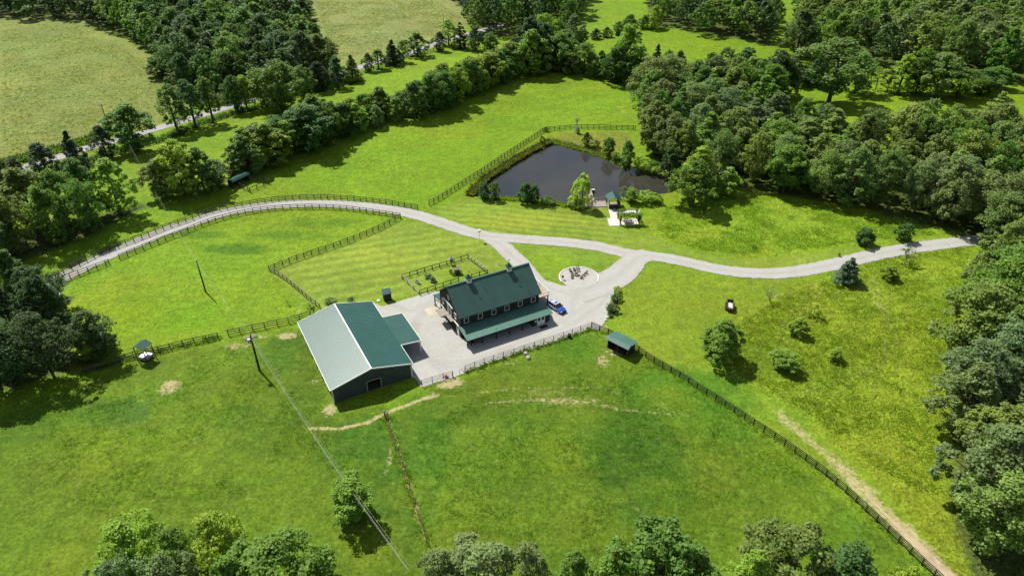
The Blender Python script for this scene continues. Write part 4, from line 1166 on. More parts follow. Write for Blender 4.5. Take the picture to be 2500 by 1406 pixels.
g = G(611, 824); r = empty('timber_stack', g, .55, 'two weathered planks lying in the grass behind the transformer pole', 'planks')
MB().box(-1.2, 1.2, .12, .36, .0, .18).build('plank', M['wood_grey'], r); MB().box(-1.1, 1.25, -.36, -.12, .0, .18).build('plank', M['wood_grey'], r)

def wire(a, b, sag, label, rad=.008, group='overhead wires', off=((0, 0),)):
    r = empty('overhead_wire', a, 0, label, 'power line', group)
    n = 18
    for ox, oz in off:
        mb = MB(); d = b - a
        side = Vector((-d.y, d.x, 0)).normalized()
        mb.tube([d*(i/n) + side*ox + Vector((0, 0, oz - sag*4*(i/n)*(1-i/n))) for i in range(n+1)], rad, 5)
        mb.build('strand', M['wire'], r)
t1 = P1 + Vector((0, 0, H1)); t2 = P2 + Vector((0, 0, H2)); t3 = P3 + Vector((0, 0, H3)); t4 = P4 + Vector((0, 0, H4)); t5 = P5 + Vector((0, 0, H5)); t6 = P6 + Vector((0, 0, H6))
wire(t2, t1, .9, 'pair of thin wires between the transformer pole and the pasture pole', off=((-.07, 0), (.07, -.35)))
wire(t1, t6, 2.2, 'pair of thin wires from the pasture pole back to the roadside', off=((-.07, 0), (.07, -.35)))
w = G(1010, 1480); wire(t2, w + Vector((0, 0, H2)), 1.6, 'bundle of pale wires from the transformer pole down past the lone tree', rad=.009, off=((-.2, -.1), (.0, -.35), (.22, -.1), (.1, -.8)))
wire(t3 - Vector((0, 0, .3)), t4 - Vector((0, 0, .3)), 2.0, 'road line wires between the hay field pole and the grey pole', off=((-.7, 0), (.0, 0), (.7, 0)))
wire(t4 - Vector((0, 0, .3)), t5 - Vector((0, 0, .3)), 1.6, 'road line wires from the grey pole towards the far hay field', off=((-.7, 0), (.7, 0)))

# ------------------------------------------------------------------ the car and yard things
def suv():
    a = Vector((7.55, 111.6, 0)); d = math.atan2(-3.9, 3.35)
    R = empty('parked_car', a + Vector((math.cos(d), math.sin(d), 0))*1.9, d, 'blue and white sport utility car parked at the right end of the house', 'car'); R.scale = (.88, .88, .88)
    W = .92
    prof = [(-2.3,.42),(-2.34,.75),(-2.28,1.02),(-1.0,1.06),(.75,1.06),(1.0,1.04),(1.95,.92),(2.25,.80),(2.33,.55),(2.28,.36)]
    def extr(pr, w0, w1=None):
        mb = MB(); n = len(pr); w1 = w1 or w0
        ws = [w0 if z < .9 else w1 for x, z in pr]
        mb.v = [(x, -w, z) for (x, z), w in zip(pr, ws)] + [(x, w, z) for (x, z), w in zip(pr, ws)]
        mb.f = [tuple(range(n)), tuple(range(2*n-1, n-1, -1))] + [(i, i+n, (i+1) % n + n, (i+1) % n) for i in range(n)]
        return mb
    body = extr(prof, W, W*.95).build('body', M['car_blue'], R, bevel=.07)
    cab = MB()
    lo = [(-2.2, 1.02), (1.0, 1.02)]; hi = [(-1.95, 1.62), (.30, 1.66)]
    c = [(lo[0][0], -.86, 1.0), (lo[1][0], -.86, 1.0), (lo[1][0], .86, 1.0), (lo[0][0], .86, 1.0), (hi[0][0], -.70, hi[0][1]), (hi[1][0], -.70, hi[1][1]), (hi[1][0], .70, hi[1][1]), (hi[0][0], .70, hi[0][1])]
    cab.add(c, [(0,3,2,1), (4,5,6,7), (0,1,5,4), (1,2,6,5), (2,3,7,6), (3,0,4,7)]).build('cabin_glass', M['glass'], R, bevel=.05)
    rf = MB().add([(-1.98, -.70, 1.625), (.28, -.70, 1.665), (.28, .70, 1.665), (-1.98, .70, 1.625), (-1.9, -.62, 1.70), (.18, -.62, 1.73), (.18, .62, 1.73), (-1.9, .62, 1.70)],
                  [(0,3,2,1), (4,5,6,7), (0,1,5,4), (1,2,6,5), (2,3,7,6), (3,0,4,7)])
    ro = rf.build('roof', M['car_roof'], R, bevel=.03)
    MB().box(-.55, -.1, -.42, .42, 1.722, 1.735).build('sunroof', M['glass'], ro)
    for s in (-1, 1):
        MB().bar((-1.8, s*.6, 1.77), (.05, s*.6, 1.79), .04).build('roof_rail', M['galv'], ro)
        MB().bar((1.0, s*.83, 1.05), (.28, s*.68, 1.65), .07).bar((-.5, s*.86, 1.05), (-.55, s*.71, 1.64), .07).bar((-2.15, s*.84, 1.05), (-1.96, s*.69, 1.62), .09).build('pillar', M['car_blue'], R)
        MB().box(-1.55, .95, min(s*W, s*(W+.012)), max(s*W, s*(W+.012)), .55, 1.0).build('door', M['car_white'], R, label='white side doors')
        MB().box(2.10, 2.27, min(s*.55, s*.86), max(s*.55, s*.86), .68, .83).build('headlight', M['lamp'], R)
        MB().box(-2.36, -2.26, min(s*.62, s*.88), max(s*.62, s*.88), .75, 1.0).build('tail_light', M['redlamp'], R)
        MB().box(.70, .86, min(s*.9, s*1.12), max(s*.9, s*1.12), 1.05, 1.2).build('mirror', M['car_blue'], R)
        for x in (-1.45, 1.42):
            wh = MB().tube([(x, s*.74, .36), (x, s*.96, .36)], .36, 20).build('wheel', M['black'], R)
            MB().tube([(x, s*.945, .36), (x, s*.975, .36)], .22, 14).build('rim', M['chrome'], wh)
    MB().box(2.26, 2.35, -.45, .45, .52, .68).build('grille', M['black'], R)
    MB().box(2.18, 2.36, -.86, .86, .30, .45).build('bumper', M['black'], R); MB().box(-2.38, -2.2, -.86, .86, .34, .55).build('bumper', M['black'], R)
suv()

def tractor(loc, rz):
    R = empty('garden_tractor', loc, rz, 'dark garden tractor parked in the shade at the left end of the porch', 'tractor')
    MB().box(-.1, 1.0, -.28, .28, .45, .95).build('bonnet', M['wood_brown'], R, bevel=.06)
    MB().box(-.9, -.1, -.45, .45, .45, .62).build('fender', M['wood_brown'], R, bevel=.04)
    MB().box(-.75, -.3, -.22, .22, .62, .75).box(-.82, -.70, -.22, .22, .75, 1.15).build('seat', M['black'], R, bevel=.03)
    MB().tube([(-.05, 0, .9), (-.2, 0, 1.15)], .02, 6).lathe([(.18, 1.15), (.18, 1.18)], 12, (-.2, 0)).build('steering_wheel', M['black'], R)
    for x, r, w in ((-.6, .36, .2), (.75, .24, .14)):
        for s in (-1, 1):
            wh = MB().tube([(x, s*.42, r), (x, s*(.42+w), r)], r, 16).build('wheel', M['black'], R); MB().tube([(x, s*(.42+w-.01), r), (x, s*(.42+w+.02), r)], r*.5, 10).build('rim', M['concrete'], wh)
tractor(hp(1.9, -1.9), HT + .1)

def barrel(name, loc, label, cat, mt, r=.3, h=.85):
    R = empty(name, loc, 0, label, cat)
    MB().lathe([(r*.92, 0), (r, .05), (r, h*.33), (r*1.04, h*.36), (r, h*.4), (r, h*.95), (r*.9, h)], 16).build('body', M[mt], R)
    MB().lathe([(r*1.03, h+.002), (r*1.03, h+.05), (r*.4, h+.08)], 16).build('lid', M[mt], R); return R
barrel('barrel', hp(17.75, -2.0), 'dark blue barrel standing right of the white double doors', 'barrel', 'bluebarrel', .28, .9)
barrel('trash_can', G(1390, 824) , 'black bin standing at the front pipe fence', 'bin', 'black', .34, .7)
e = empty('door_mat', hp(15.7, -3.7, .05), HT, 'black mat on the gravel in front of the white double doors', 'mat'); MB().box(-.8, .8, -.42, .42, .0, .03).build('mat', M['black'], e)
def chair(loc, rz, label, mt='wood_brown', group='chairs round the fire pit', w=.62):
    R = empty('garden_chair', loc, rz, label, 'chair', group)
    mb = MB()
    for i in range(5): mb.box(-w/2, w/2, -.28+i*.12, -.18+i*.12, .33, .36)
    mb.build('seat', M[mt], R)
    mb = MB()
    for i in range(5):
        x = -w/2 + .06 + (w-.12)*i/4; mb.bar((x, .26, .34), (x*1.15, .62, 1.02), .09, .03, up=(0, 1, .5))
    mb.build('backrest', M[mt], R)
    for s in (-1, 1):
        MB().box(s*(w/2+.05)-.06, s*(w/2+.05)+.06, -.35, .38, .56, .59).build('armrest', M[mt], R)
        MB().box(s*(w/2+.03)-.03, s*(w/2+.03)+.03, -.3, -.22, 0, .56).build('leg', M[mt], R); MB().bar((s*(w/2+.03), .1, .34), (s*(w/2+.03), .5, 0), .06).build('leg', M[mt], R)
    return R
def bench(loc, rz, label, L=1.7, mt='wood_brown', back=True, group='benches round the fire pit'):
    R = empty('bench', loc, rz, label, 'bench', group)
    mb = MB()
    for i in range(4): mb.box(-L/2, L/2, -.24+i*.13, -.14+i*.13, .42, .46)
    mb.build('seat', M[mt], R)
    if back: MB().bar((-L/2, .3, .65), (L/2, .3, .65), .04, .12).bar((-L/2, .33, .85), (L/2, .33, .85), .04, .12).build('backrest', M[mt], R)
    for s in (-1, 1): MB().box(s*(L/2-.12)-.04, s*(L/2-.12)+.04, -.22, .24, 0, .415).build('leg', M[mt], R)
    return R
def at_fc(px, py): p = U(px, py); return Vector((p[0], p[1], .095))
def face(p): d = FC - p; return math.atan2(d.y, d.x) + math.pi/2
fr = empty('fire_pit', at_fc(1407, 672), 0, 'round grey stone fire pit in the middle of the fire circle', 'fire pit')
mb = MB(); ang = np.linspace(0, 2*math.pi, 15)
for a, b in zip(ang[:-1], ang[1:]):
    b -= .05; q = [(r*math.cos(t), r*math.sin(t)) for r, t in ((.42, a), (.62, a), (.62, b), (.42, b))]
    mb.add([(x, y, 0) for x, y in q] + [(x, y, .38) for x, y in q], [(0,3,2,1), (4,5,6,7), (0,1,5,4), (1,2,6,5), (2,3,7,6), (3,0,4,7)])
mb.build('stone_ring', M['stone'], fr); MB().lathe([(.41, .0), (.38, .06)], 14).build('ash', M['dark'], fr)
for (px, py, lb, mt) in ((1393, 664, 'dark wooden chair left behind the fire pit', 'wood_brown'), (1402, 661.5, 'brown wooden chair straight behind the fire pit', 'rust'),
        (1405, 667, 'low dark chair close to the back of the fire pit', 'wood_brown'), (1396.5, 669, 'dark chair close to the left of the fire pit', 'wood_brown'),
        (1425, 674, 'dark chair on the near right of the fire pit', 'wood_brown'), (1430.5, 669, 'broad dark chair farthest right of the fire pit', 'wood_brown')):
    p = at_fc(px, py); chair(p, face(p), lb, mt).scale = (.68, .68, .6)
for (px, py, lb, L) in ((1410, 656.5, 'dark bench against the back kerb of the fire circle', 1.0), (1397, 677, 'long dark bench on the near left of the fire pit', 1.9),
        (1419, 679, 'dark bench on the near right of the fire pit', 1.3), (1412, 663.5, 'low plank bench right behind the fire pit', .9)):
    p = at_fc(px, py); bench(p, face(p), lb, L, back=(L > .95)).scale = (.8, .8, .65)
g = at_fc(1373.5, 683.5); R = empty('grill', g, .4, 'small black grill at the left edge of the fire circle', 'grill')
MB().lathe([(.05, .55), (.26, .66), (.28, .8), (.2, .95), (.04, 1.0)], 14).build('bowl', M['black'], R)
for k in range(3): a = k*2.1; MB().bar((.12*math.cos(a), .12*math.sin(a), .6), (.3*math.cos(a), .3*math.sin(a), 0), .035).build('leg', M['black'], R)

# boulders, mower, planter bed
def rock(loc, s, label, mt='stone', group=None, seed=0):
    r_ = random.Random(seed); bm = bmesh.new(); bmesh.ops.create_icosphere(bm, subdivisions=3, radius=1)
    for v in bm.verts:
        k = 1 + .16*math.sin(v.co.x*3+seed) + .12*math.cos(v.co.y*4+seed*2) + r_.uniform(-.05, .05)
        v.co = Vector((v.co.x*s*k, v.co.y*s*.8*k, v.co.z*s*.6*k + s*.3))
    me = bpy.data.meshes.new('boulder'); bm.to_mesh(me); bm.free()
    o = bpy.data.objects.new('boulder', me); me.materials.append(M[mt]); COL.objects.link(o); o.location = loc
    return tag(o, label, 'rock', group)
rock(G(1283, 864), .48, 'flat grey boulder touching the front pipe fence', seed=1); rock(G(1290, 874), .5, 'grey boulder lying in the grass below the front fence', seed=2)
rock(G(1484, 776) + Vector((0, 0, .03)), .42, 'white limestone rock at the foot of the planting bed', 'stone_w', seed=3); rock(G(1479, 782), .28, 'small white stone beside the limestone rock', 'stone_w', seed=4)
def mower():
    R = empty('push_mower', G(1089, 921), 2.2, 'small red push mower standing on bare soil by the short pipe fence', 'mower')
    MB().box(-.32, .32, -.26, .26, .16, .32).build('deck', M['red'], R, bevel=.05); MB().lathe([(.15, .322), (.15, .5), (.08, .54)], 12).build('engine', M['red'], R)
    MB().tube([(-.3, -.2, .3), (-1.0, -.2, .95), (-1.0, .2, .95), (-.3, .2, .3)], .018, 6).build('handle', M['black'], R)
    for x in (-.28, .28):
        for s in (-1, 1): MB().tube([(x, s*.27, .12), (x, s*.33, .12)], .12, 12).build('wheel', M['black'], R)
mower()

bed = [G(*p) for p in ((1500,702),(1511,706),(1508,740),(1497,774),(1484,778),(1487,760),(1496,738))]
sheet('planting_bed', [(p.x, p.y) for p in bed], M['mulch'], .09, jag=.03)
e = empty('bed_edging', bed[0], 0, 'thin pale edging board along the gravel side of the planting bed', 'edging')
MB().bar((0, 0, .1), tuple(bed[6]-bed[0] + Vector((0, 0, .1))), .06, .3).build('board', M['concrete'], e)

# old manure spreader rusting in the meadow
def spreader():
    R = empty('farm_spreader', G(1781, 752), math.radians(75), 'old rusty farm spreader wagon left at the edge of the meadow', 'farm wagon')
    mb = MB().box(-1.5, 1.3, -.62, -.56, .55, 1.1).box(-1.5, 1.3, .56, .62, .55, 1.1).box(1.3, 1.36, -.62, .62, .5, 1.25)
    mb.build('side_board', M['wood_brown'], R); MB().box(-1.5, 1.3, -.56, .56, .5, .58).build('bed', M['wood_tan'], R)
    MB().box(-.6, .9, -.4, .4, .582, .66).build('apron', M['stone_w'], R, label='pale worn bed floor')
    MB().tube([(-1.45, -.7, .8), (-1.45, .7, .8)], .16, 10).build('beater', M['rust'], R); MB().bar((1.36, 0, .5), (2.5, 0, .35), .12).build('drawbar', M['rust'], R)
    for s in (-1, 1):
        for x, r in ((-.6, .48), (.5, .48)):
            wh = MB().tube([(x, s*.68, r), (x, s*.86, r)], r, 18).build('wheel', M['black'], R); MB().tube([(x, s*.85, r), (x, s*.88, r)], r*.45, 10).build('rim', M['rust'], wh)
spreader()

# garden plot: troughs, planters, wishing well; bird house on a post; lamp globe
def trough(px, rz, label, mt, plants=False, L=1.5, W=.6):
    R = empty('planter_trough', G(*px), rz, label, 'planter', 'planters in the garden plot')
    n = 20; mb = MB(); ring = []
    for k in range(n):
        a = 2*math.pi*k/n; x = math.copysign(abs(math.cos(a))**.6, math.cos(a))*L/2; y = math.copysign(abs(math.sin(a))**.6, math.sin(a))*W/2; ring.append((x, y))
    for sc, z in ((.86, 0), (1, .5), (.9, .5), (.84, .36)): mb.v += [(x*sc, y*sc, z) for x, y in ring]
    for i in range(3):
        for k in range(n): mb.f.append((i*n+k, i*n+(k+1) % n, (i+1)*n+(k+1) % n, (i+1)*n+k))
    mb.f.append(tuple(range(n))[::-1]); mb.build('tub', M[mt], R)
    s = MB(); s.v = [(x*.85, y*.85, .38) for x, y in ring]; s.f = [tuple(range(n))]; s.build('soil', M['mulch'], R)
    return R
T1 = trough((1019.5, 691), 2.35, 'pale empty oval trough alone on the left of the garden plot', 'concrete')
T2 = trough((1045, 679), .45, 'grey trough planted with low grey green herbs', 'galv'); T3 = trough((1058, 688), .40, 'grey trough with a bushy dark green plant', 'galv')
R = empty('wishing_well', G(1116, 668), .35, 'little dark wishing well with pale plank roof among plants in the garden plot', 'well')
MB().box(-.55, .55, -.45, .45, 0, .75).build('well_box', M['wood_brown'], R)
for s in (-1, 1): MB().box(s*.5-.04, s*.5+.04, -.05, .05, .75, 1.5).build('post', M['wood_brown'], R)
MB().slab([(-.75, -.45, 1.35), (.75, -.45, 1.35), (.75, .05, 1.65), (-.75, .05, 1.65)], .05).slab([(.75, .5, 1.35), (-.75, .5, 1.35), (-.75, .05, 1.65), (.75, .05, 1.65)], .05).build('roof', M['wood_grey'], R)
R = empty('bird_house', G(1102, 646), .3, 'dark bird house with a tall pale pyramid roof standing behind the garden fence', 'bird house')
MB().box(-.06, .06, -.06, .06, -.2, .85).build('post', M['wood_black'], R); MB().box(-.34, .34, -.34, .34, .85, 1.35).build('box', M['wood_black'], R)
MB().add([(-.46, -.46, 1.352), (.46, -.46, 1.352), (.46, .46, 1.352), (-.46, .46, 1.352), (0, 0, 2.15)], [(0,3,2,1), (0,1,4), (1,2,4), (2,3,4), (3,0,4)]).build('roof', M['galv'], R)
g = G(1171, 589); R = empty('bird_gourd_pole', g, 0, 'thin white pole with a white round bird house beside the driveway fork', 'bird house')
hh = ph(g, 566); MB().tube([(0, 0, -.2), (0, 0, hh)], .05, 8).build('pole', M['white'], R); MB().lathe([(.1, hh-.1), (.34, hh), (.38, hh+.25), (.28, hh+.5), (.05, hh+.58)], 14).build('house', M['white'], R)
# outdoor table under the pergola
R = empty('patio_table', (27.9, 146.4, .09), .03, 'pale long table standing under the vine pergola', 'table')
MB().box(-1.0, 1.0, -.42, .42, .70, .75).build('tabletop', M['wood_grey'], R)
for sx in (-.85, .85):
    for sy in (-.32, .32): MB().box(sx-.04, sx+.04, sy-.04, sy+.04, 0, .70).build('leg', M['wood_grey'], R)
bench((27.9, 145.6, .09), 3.17, 'pale bench on the near side of the pergola table', 1.9, 'wood_grey', False, 'benches under the pergola')
bench((27.9, 147.2, .09), .03, 'pale bench on the far side of the pergola table', 1.9, 'wood_grey', False, 'benches under the pergola')

# ------------------------------------------------------------------ trees
def leaf_quads(cen, nrm, size, r):
    """Four-sided leaf clusters at cen (N,3) facing nrm, returns verts (4N,3)."""
    n = len(cen)
    a = r.normal(size=(n, 3)); t = a - nrm * (a * nrm).sum(1, keepdims=True); t /= np.linalg.norm(t, axis=1, keepdims=True) + 1e-9
    b = np.cross(nrm, t)
    s = size * r.uniform(.6, 1.35, (n, 1)); k = r.uniform(.55, .95, (n, 1))
    c = nrm * s * r.uniform(-.25, .1, (n, 1))
    return np.stack([cen - t*s*.5 + c, cen + b*s*k*.5, cen + t*s*.5 + c, cen - b*s*k*.5], 1).reshape(-1, 3)

def unit(v): return v / (np.linalg.norm(v, axis=1, keepdims=True) + 1e-9)

PROF = {'round': lambda t: np.sqrt(np.clip(1-(2*t-1)**2, 0, 1)),
        'ovate': lambda t: np.sin(np.pi * np.clip(t, .001, .999)**.72)**.75,
        'cone': lambda t: np.clip(1-t, 0, 1)**.85 * np.clip((t+.06)*7, 0, 1) + .04,
        'spread': lambda t: np.sin(np.pi * np.clip(t, .001, .999)**1.25)**.6,
        'droop': lambda t: np.sin(np.pi * np.clip(t, .001, .999)**.62)**.7}

def crown_pts(seed, H, W, cb, shape, lobes, lr, subs, nleaf, leaf, flat=1.0, up=.35, bare=0.0):
    r = np.random.default_rng(seed); pr = PROF[shape]
    hc = H*(1-cb); z0 = H*cb
    V = []; LC = []
    warp = r.uniform(0, 6.28, 4)
    for i in range(lobes):
        t = ((i + r.uniform(0, 1)) / lobes) ** (.85 if shape != 'cone' else 1.25)
        a = i * 2.399963 + r.uniform(-.5, .5)
        R = pr(np.array([t]))[0] * W/2 * (1 + .18*math.sin(2*a + warp[0]) + .12*math.sin(3*a + warp[1]))
        rad = lr * W * r.uniform(.65, 1.25) * (1 if shape != 'cone' else (.35 + .8*(1-t)))
        d = max(0, R - rad*.75) * r.uniform(.75, 1.06)
        if r.random() < .16: d *= r.uniform(.2, .7)
        c = np.array([d*math.cos(a), d*math.sin(a), z0 + rad*.5 + t*(hc - rad*1.1)])
        LC.append(c)
        od = unit(np.array([[math.cos(a)*R/W*1.6, math.sin(a)*R/W*1.6, (t-.35)*1.3]]))
        sd = unit(r.normal(size=(subs, 3)) + od*.75 + np.array([0, 0, up]))
        for s in sd:
            if r.random() < bare: continue
            sr = rad * r.uniform(.34, .58)
            sc = c + s * rad * r.uniform(.55, .95) * np.array([1, 1, flat])
            dirs = unit(r.normal(size=(nleaf, 3)) + s*.55 + np.array([0, 0, up*.6]))
            pts = sc + dirs * sr * r.uniform(.45, 1.08, (nleaf, 1)) * np.array([1, 1, flat])
            nn = unit(dirs*.5 + r.normal(size=(nleaf, 3))*.42 + np.array([-.12, .14, .75]))
            V.append(leaf_quads(pts, nn, leaf, r))
    V = np.concatenate(V)
    kz = H / np.percentile(V[:, 2], 99.7); kr = W/2 / np.percentile(np.hypot(V[:, 0], V[:, 1]), 96.5)
    V = V * np.array([kr, kr, kz])
    return V, [c * np.array([kr, kr, kz]) for c in LC]

def quad_mesh(name, V, material):
    n = len(V) // 4
    me = bpy.data.meshes.new(name)
    me.vertices.add(len(V)); me.vertices.foreach_set('co', V.astype(np.float32).ravel())
    me.loops.add(len(V)); me.loops.foreach_set('vertex_index', np.arange(len(V)))
    me.polygons.add(n); me.polygons.foreach_set('loop_start', np.arange(0, 4*n, 4)); me.polygons.foreach_set('loop_total', np.full(n, 4))
    me.update(); me.materials.append(material)
    return me

def trunk_mesh(H, W, cb, LC, seed, r0=None, limbs=6):
    r = random.Random(seed); mb = MB(); r0 = r0 or H*.018
    top = H*(cb + (1-cb)*.72)
    bend = [(r.uniform(-.02, .02)*H, r.uniform(-.02, .02)*H) for _ in range(4)]
    pts = [(0, 0, -.6), (0, 0, .2), (bend[0][0]*.5, bend[0][1]*.5, top*.35), (bend[1][0], bend[1][1], top*.7), (bend[2][0], bend[2][1], top)]
    mb.tube(pts, [r0*1.5, r0*1.15, r0*.9, r0*.6, r0*.2], 8)
    cs = sorted(LC, key=lambda c: -math.hypot(c[0], c[1]))[:limbs*2:2]
    for c in cs:
        z = max(H*cb*.75, c[2] - math.hypot(c[0], c[1])*r.uniform(.6, .9))
        z = min(z, top*.85)
        mb.tube([(0, 0, z), (c[0]*.5, c[1]*.5, z + (c[2]-z)*.6), tuple(c)], [r0*.5, r0*.33, r0*.1], 6)
    me_o = mb.build('trunk', M['bark'], smooth=True)
    me = me_o.data; bpy.data.objects.remove(me_o)
    return me

SPEC = {   # H, W, crown base, shape, lobes, lobe radius, subs, leaves, leaf size, flat, up, bare
 'oak':    [(14, 11, .10, 'round', 34, .17, 8, 44, .40, .85, .45, .05), (14, 11, .14, 'spread', 30, .19, 8, 46, .40, .80, .45, .08), (15, 10, .08, 'ovate', 34, .17, 8, 44, .40, .9, .45, .05), (14, 12, .12, 'spread', 40, .14, 8, 38, .38, .8, .45, .10), (16, 11, .10, 'round', 24, .22, 9, 48, .42, .85, .4, .12)],
 'maple':  [(13, 9, .05, 'ovate', 32, .18, 8, 40, .40, .9, .4, .05), (14, 8.5, .05, 'ovate', 30, .19, 8, 42, .38, .95, .45, .10), (12, 9, .06, 'round', 28, .19, 8, 44, .42, .85, .4, .08), (13, 8, .05, 'ovate', 40, .14, 7, 38, .36, 1.0, .4, .12), (13, 10, .06, 'spread', 24, .22, 9, 46, .42, .9, .4, .10)],
 'hedge':  [(12, 8.5, .0, 'round', 34, .18, 8, 40, .38, .95, .4, .05), (13, 8, .0, 'ovate', 34, .18, 8, 40, .38, 1.0, .4, .08), (12, 8.5, .0, 'ovate', 32, .19, 8, 42, .40, .9, .45, .05)],
 'lone':   [(14, 11, .16, 'round', 30, .18, 8, 44, .40, .85, .45, .10), (15, 10, .18, 'spread', 28, .19, 8, 44, .40, .85, .45, .12)],
 'tall':   [(15, 7, .26, 'ovate', 26, .20, 7, 40, .36, 1.0, .35, .12), (15, 7, .18, 'round', 26, .21, 7, 40, .36, 1.0, .35, .10)],
 'cedar':  [(9, 5.6, .0, 'ovate', 34, .19, 7, 40, .26, .9, .3, .06), (9, 5.4, .0, 'cone', 42, .22, 7, 38, .25, .9, .25, .04), (10, 5.5, .03, 'cone', 38, .19, 7, 38, .25, .75, .25, .10)],
 'pine':   [(15, 7.5, .18, 'cone', 32, .21, 7, 36, .34, .40, .35, .18)],
 'willow': [(8, 6, .06, 'droop', 30, .17, 7, 40, .26, 1.5, .1, .12)],
 'shrub':  [(2.6, 2.4, .0, 'round', 16, .22, 6, 30, .15, .95, .35, .08), (2.4, 2.6, .02, 'spread', 14, .23, 6, 30, .15, .9, .35, .15)],
 'small':  [(5, 4, .04, 'round', 26, .20, 7, 46, .21, .9, .4, .06), (5, 3.4, .05, 'ovate', 24, .21, 7, 46, .21, 1.0, .4, .08)],
 'airy':   [(5, 3.6, .20, 'ovate', 14, .16, 5, 18, .20, 1.0, .4, .35)],
}
PROTO = {}
for kind, specs in SPEC.items():
    for i, sp in enumerate(specs):
        V, LC = crown_pts(100 + i*7 + len(kind)*31, *sp)
        PROTO.setdefault(kind, []).append((quad_mesh('crown', V, M['leaf']), trunk_mesh(sp[0], sp[1], sp[2], LC, i + 3), sp[0], sp[1]))
LOD = []
for i, sp in enumerate([(14, 11, .16, 'round', 22, .20, 5, 13, .95, .85, .45, .05), (14, 9, .12, 'ovate', 22, .20, 5, 13, .9, .9, .45, .08)]):
    LOD.append((crown_pts(900 + i, *sp)[0], sp[0], sp[1]))

TINT = {'olive': (.164, .240, .058), 'dark': (.066, .118, .040), 'cedar': (.052, .082, .040), 'mid': (.118, .215, .034), 'lone': (.150, .255, .030), 'bright': (.225, .340, .040),
        'grey': (.155, .222, .082), 'willow': (.34, .46, .055), 'yellow': (.34, .40, .05), 'blue': (.10, .165, .10), 'deep': (.078, .155, .038)}
TWORD = {'lone': 'bright green', 'olive': 'olive green', 'dark': 'dark green', 'cedar': 'blackish green', 'mid': 'mid green', 'bright': 'bright green', 'grey': 'grey green', 'willow': 'yellow green',
         'yellow': 'yellowish green', 'blue': 'bluish green', 'deep': 'deep green'}
NAME = {'oak': 'broadleaf_tree', 'hedge': 'broadleaf_tree', 'lone': 'broadleaf_tree', 'maple': 'broadleaf_tree', 'tall': 'broadleaf_tree', 'cedar': 'cedar_tree', 'pine': 'pine_tree', 'willow': 'willow_tree', 'shrub': 'shrub', 'small': 'young_tree', 'airy': 'young_tree'}
QUEUE = []      # every tree: position, height, width, kind, tint, label, group
def tree_at(pos, h, w, kind, tint, label, group=None, keep=False):
    QUEUE.append([Vector(pos), h, w, kind, tint, label, group, keep])
def tpx(x, yb, yt, wpx, kind, tint, label, group=None):
    """A tree whose outline spans rows yt..yb and wpx columns."""
    W = wpx * 1.06 / ppm((*G(x, yb)[:2], h1(*G(x, yb)[:2]) + 2)); g = G(x, yb)
    for _ in range(4):
        k = ppm((g[0], g[1], g[2] + 2)); W = wpx * 1.16 / k
        d = math.atan2(CAM_H, math.hypot(g[0], g[1]))
        if kind in ('tall', 'lone', 'pine'):
            H = ph(g, yt); H = max(H - .5 * W * math.sin(d) * .5, .8 * W); break
        E = (yb - yt) / 2 / k
        hc = math.sqrt(max(E*E - (W/2*math.sin(d))**2, (.30*W*math.cos(d))**2)); H = 2*hc/math.cos(d)
        g = G(x, yb - (E - hc) * k)
    tree_at(g, H * 1.05, W, kind, tint, label, group, True)
def ttop(x, yt, h, wpx, kind, tint, label, group=None):
    p = U(x, yt, h); z = 0
    for _ in range(5):
        k = ppm((p[0], p[1], z + h*.6)); W = wpx / k; d = math.atan2(CAM_H - h*.6, math.hypot(*p))
        E = math.sqrt((W/2*math.sin(d))**2 + (h*.42*math.cos(d))**2)
        p = U(x, yt + E*k, z + h*.58); z = h1(*p)
    tree_at((p[0], p[1], z), h, W, kind, tint, label, group, True)

RG = 'trees along the county road'
tpx(10, 472, 388, 70, 'maple', 'dark', 'dark broadleaf tree at the left picture edge beside the county road', RG)
tpx(50, 444, 388, 48, 'cedar', 'cedar', 'low dark cedar beside the road, nearest the left edge', RG)
tpx(122, 444, 354, 68, 'cedar', 'cedar', 'broad dark cedar beside the road, second cedar from the left edge', RG)
tpx(196, 426, 326, 58, 'cedar', 'cedar', 'tall pointed cedar beside the road between the broad and the slim cedar', RG)
tpx(264, 390, 312, 50, 'cedar', 'cedar', 'slim dark cedar just left of the big round roadside tree', RG)
tpx(336, 374, 260, 104, 'maple', 'mid', 'big round mid green tree over the road opposite the hay field pole', RG)
tpx(435, 324, 208, 62, 'tall', 'mid', 'slender tree on a long bare trunk beside the road', RG)
tpx(447, 330, 308, 26, 'shrub', 'dark', 'dark bush at the foot of the slender roadside tree', RG)
tpx(478, 312, 196, 60, 'tall', 'deep', 'left tree of the tall pair by the road behind the slender tree', RG)
tpx(521, 300, 189, 58, 'tall', 'mid', 'right tree of the tall pair by the road', RG)
tpx(583, 274, 192, 50, 'maple', 'deep', 'narrow deep green tree left in the roadside trio before the wood', RG)
tpx(604, 268, 184, 46, 'tall', 'bright', 'lighter narrow tree right behind the deep green one by the road', RG)
tpx(690, 276, 160, 108, 'maple', 'mid', 'largest clustered roadside tree below the grey utility pole', RG)
tpx(650, 262, 178, 60, 'maple', 'bright', 'bright tree leaning on the left of the largest roadside tree', RG)
tpx(745, 246, 168, 62, 'maple', 'olive', 'olive tree just right of the largest roadside tree', RG)
tpx(782, 224, 158, 52, 'cedar', 'cedar', 'dark cedar by the road under the grey utility pole', RG)
tpx(826, 216, 146, 48, 'maple', 'deep', 'round deep green tree by the road right of the grey pole', RG)
tpx(862, 200, 140, 48, 'cedar', 'olive', 'olive brown cedar by the road, second right of the grey pole', RG)
tpx(901, 176, 134, 28, 'cedar', 'dark', 'small lollipop shaped dark tree by the far road fence', RG)
